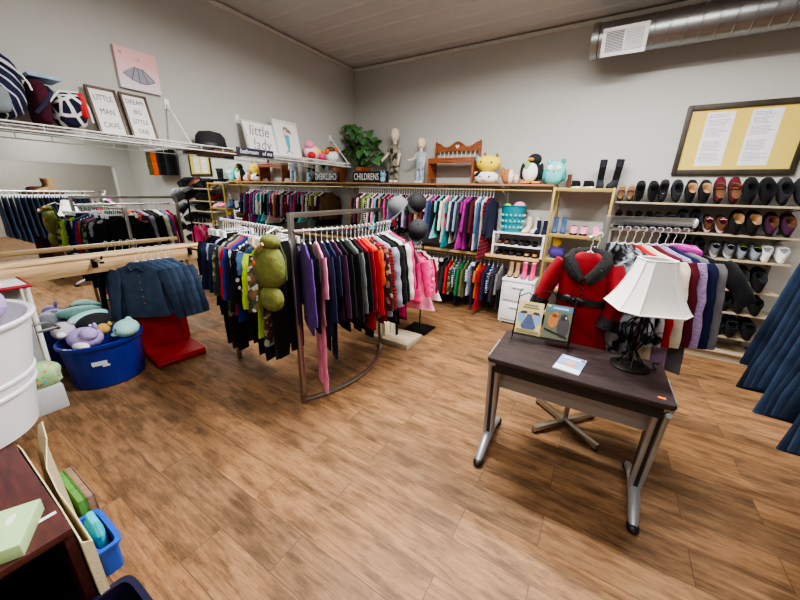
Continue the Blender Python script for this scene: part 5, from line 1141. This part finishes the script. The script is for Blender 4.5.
for i, cn in enumerate(('black', 'charcoal', 'black', 'black', 'charcoal', 'orange', 'orange', 'olive', 'olive')):
    garment('pants', cn, (1.66 + .125 * i, 4.2, 2.36), 1.1, f'on the high rail beyond the notice board, {ordn(i)} from the board', hw=.17, th=.03, L=.55, seed=i % 4, group='trousers on the high rail')

# ------------------------------------------------------------------ lights, world, camera
def area(x, y, z, sx, sy, p, c=(1, .985, .955), spread=172, rot=(0, 0, 0)):
    l = bpy.data.lights.new('ceiling_light', 'AREA'); l.shape = 'RECTANGLE'; l.size = sx; l.size_y = sy; l.energy = p; l.color = c; l.spread = math.radians(spread)
    o = bpy.data.objects.new('ceiling_light', l); C.objects.link(o); o.location = (x, y, z); o.rotation_euler = rot; return o
LG = mat('lamp housing', rgb(230, 230, 228), .5); 
def fixture(x, y, p, L=1.2, **k):
    t = thing('ceiling_fixture', 'long white ceiling light fixture out over the shop floor', 'light', (x, y, 0), group='ceiling light fixtures')
    bm = BM(); bx(bm, -L / 2, L / 2, -.08, .08, ZC - .10, ZC - .03, .01); obj('housing', bm, LG, t)
    area(x, y, ZC - .12, L, .14, p, **k); area(x, y, ZC - .028, L, .14, p * .22, rot=(PI, 0, 0), **k)
fixture(-1.0, 2.0, 105); fixture(.2, 2.75, 60); fixture(-.3, .3, 27); fixture(-2.2, 1.0, 5); fixture(1.9, .4, 5); fixture(-.2, -1.5, 22); fixture(3.2, 2.6, 34)
fixture(5.8, 2.6, 80)
w = bpy.data.worlds.new('World'); bpy.context.scene.world = w; w.use_nodes = True
bg = w.node_tree.nodes['Background']; bg.inputs[0].default_value = (1, .97, .93, 1); bg.inputs[1].default_value = .25
cam = bpy.data.cameras.new('Camera'); cam.sensor_width = 36; cam.lens = 329.26 / 800 * 36; cam.clip_start = .02
co = bpy.data.objects.new('Camera', cam); C.objects.link(co)
pit, roll, yaw = (math.radians(v) for v in (18.2347, 1.469, -31.239))
fw = Vector((math.sin(yaw) * math.cos(pit), math.cos(yaw) * math.cos(pit), -math.sin(pit))); rt = Vector((math.cos(yaw), -math.sin(yaw), 0)); up = rt.cross(fw)
r2 = rt * math.cos(roll) + up * math.sin(roll); u2 = up * math.cos(roll) - rt * math.sin(roll)
M = Matrix((r2, u2, -fw)).transposed().to_4x4(); M.translation = (0, 0, 1.5); co.matrix_world = M
sc = bpy.context.scene; sc.camera = co
sc.view_settings.view_transform = 'AgX'; sc.view_settings.look = 'AgX - Medium High Contrast'; sc.view_settings.exposure = .45
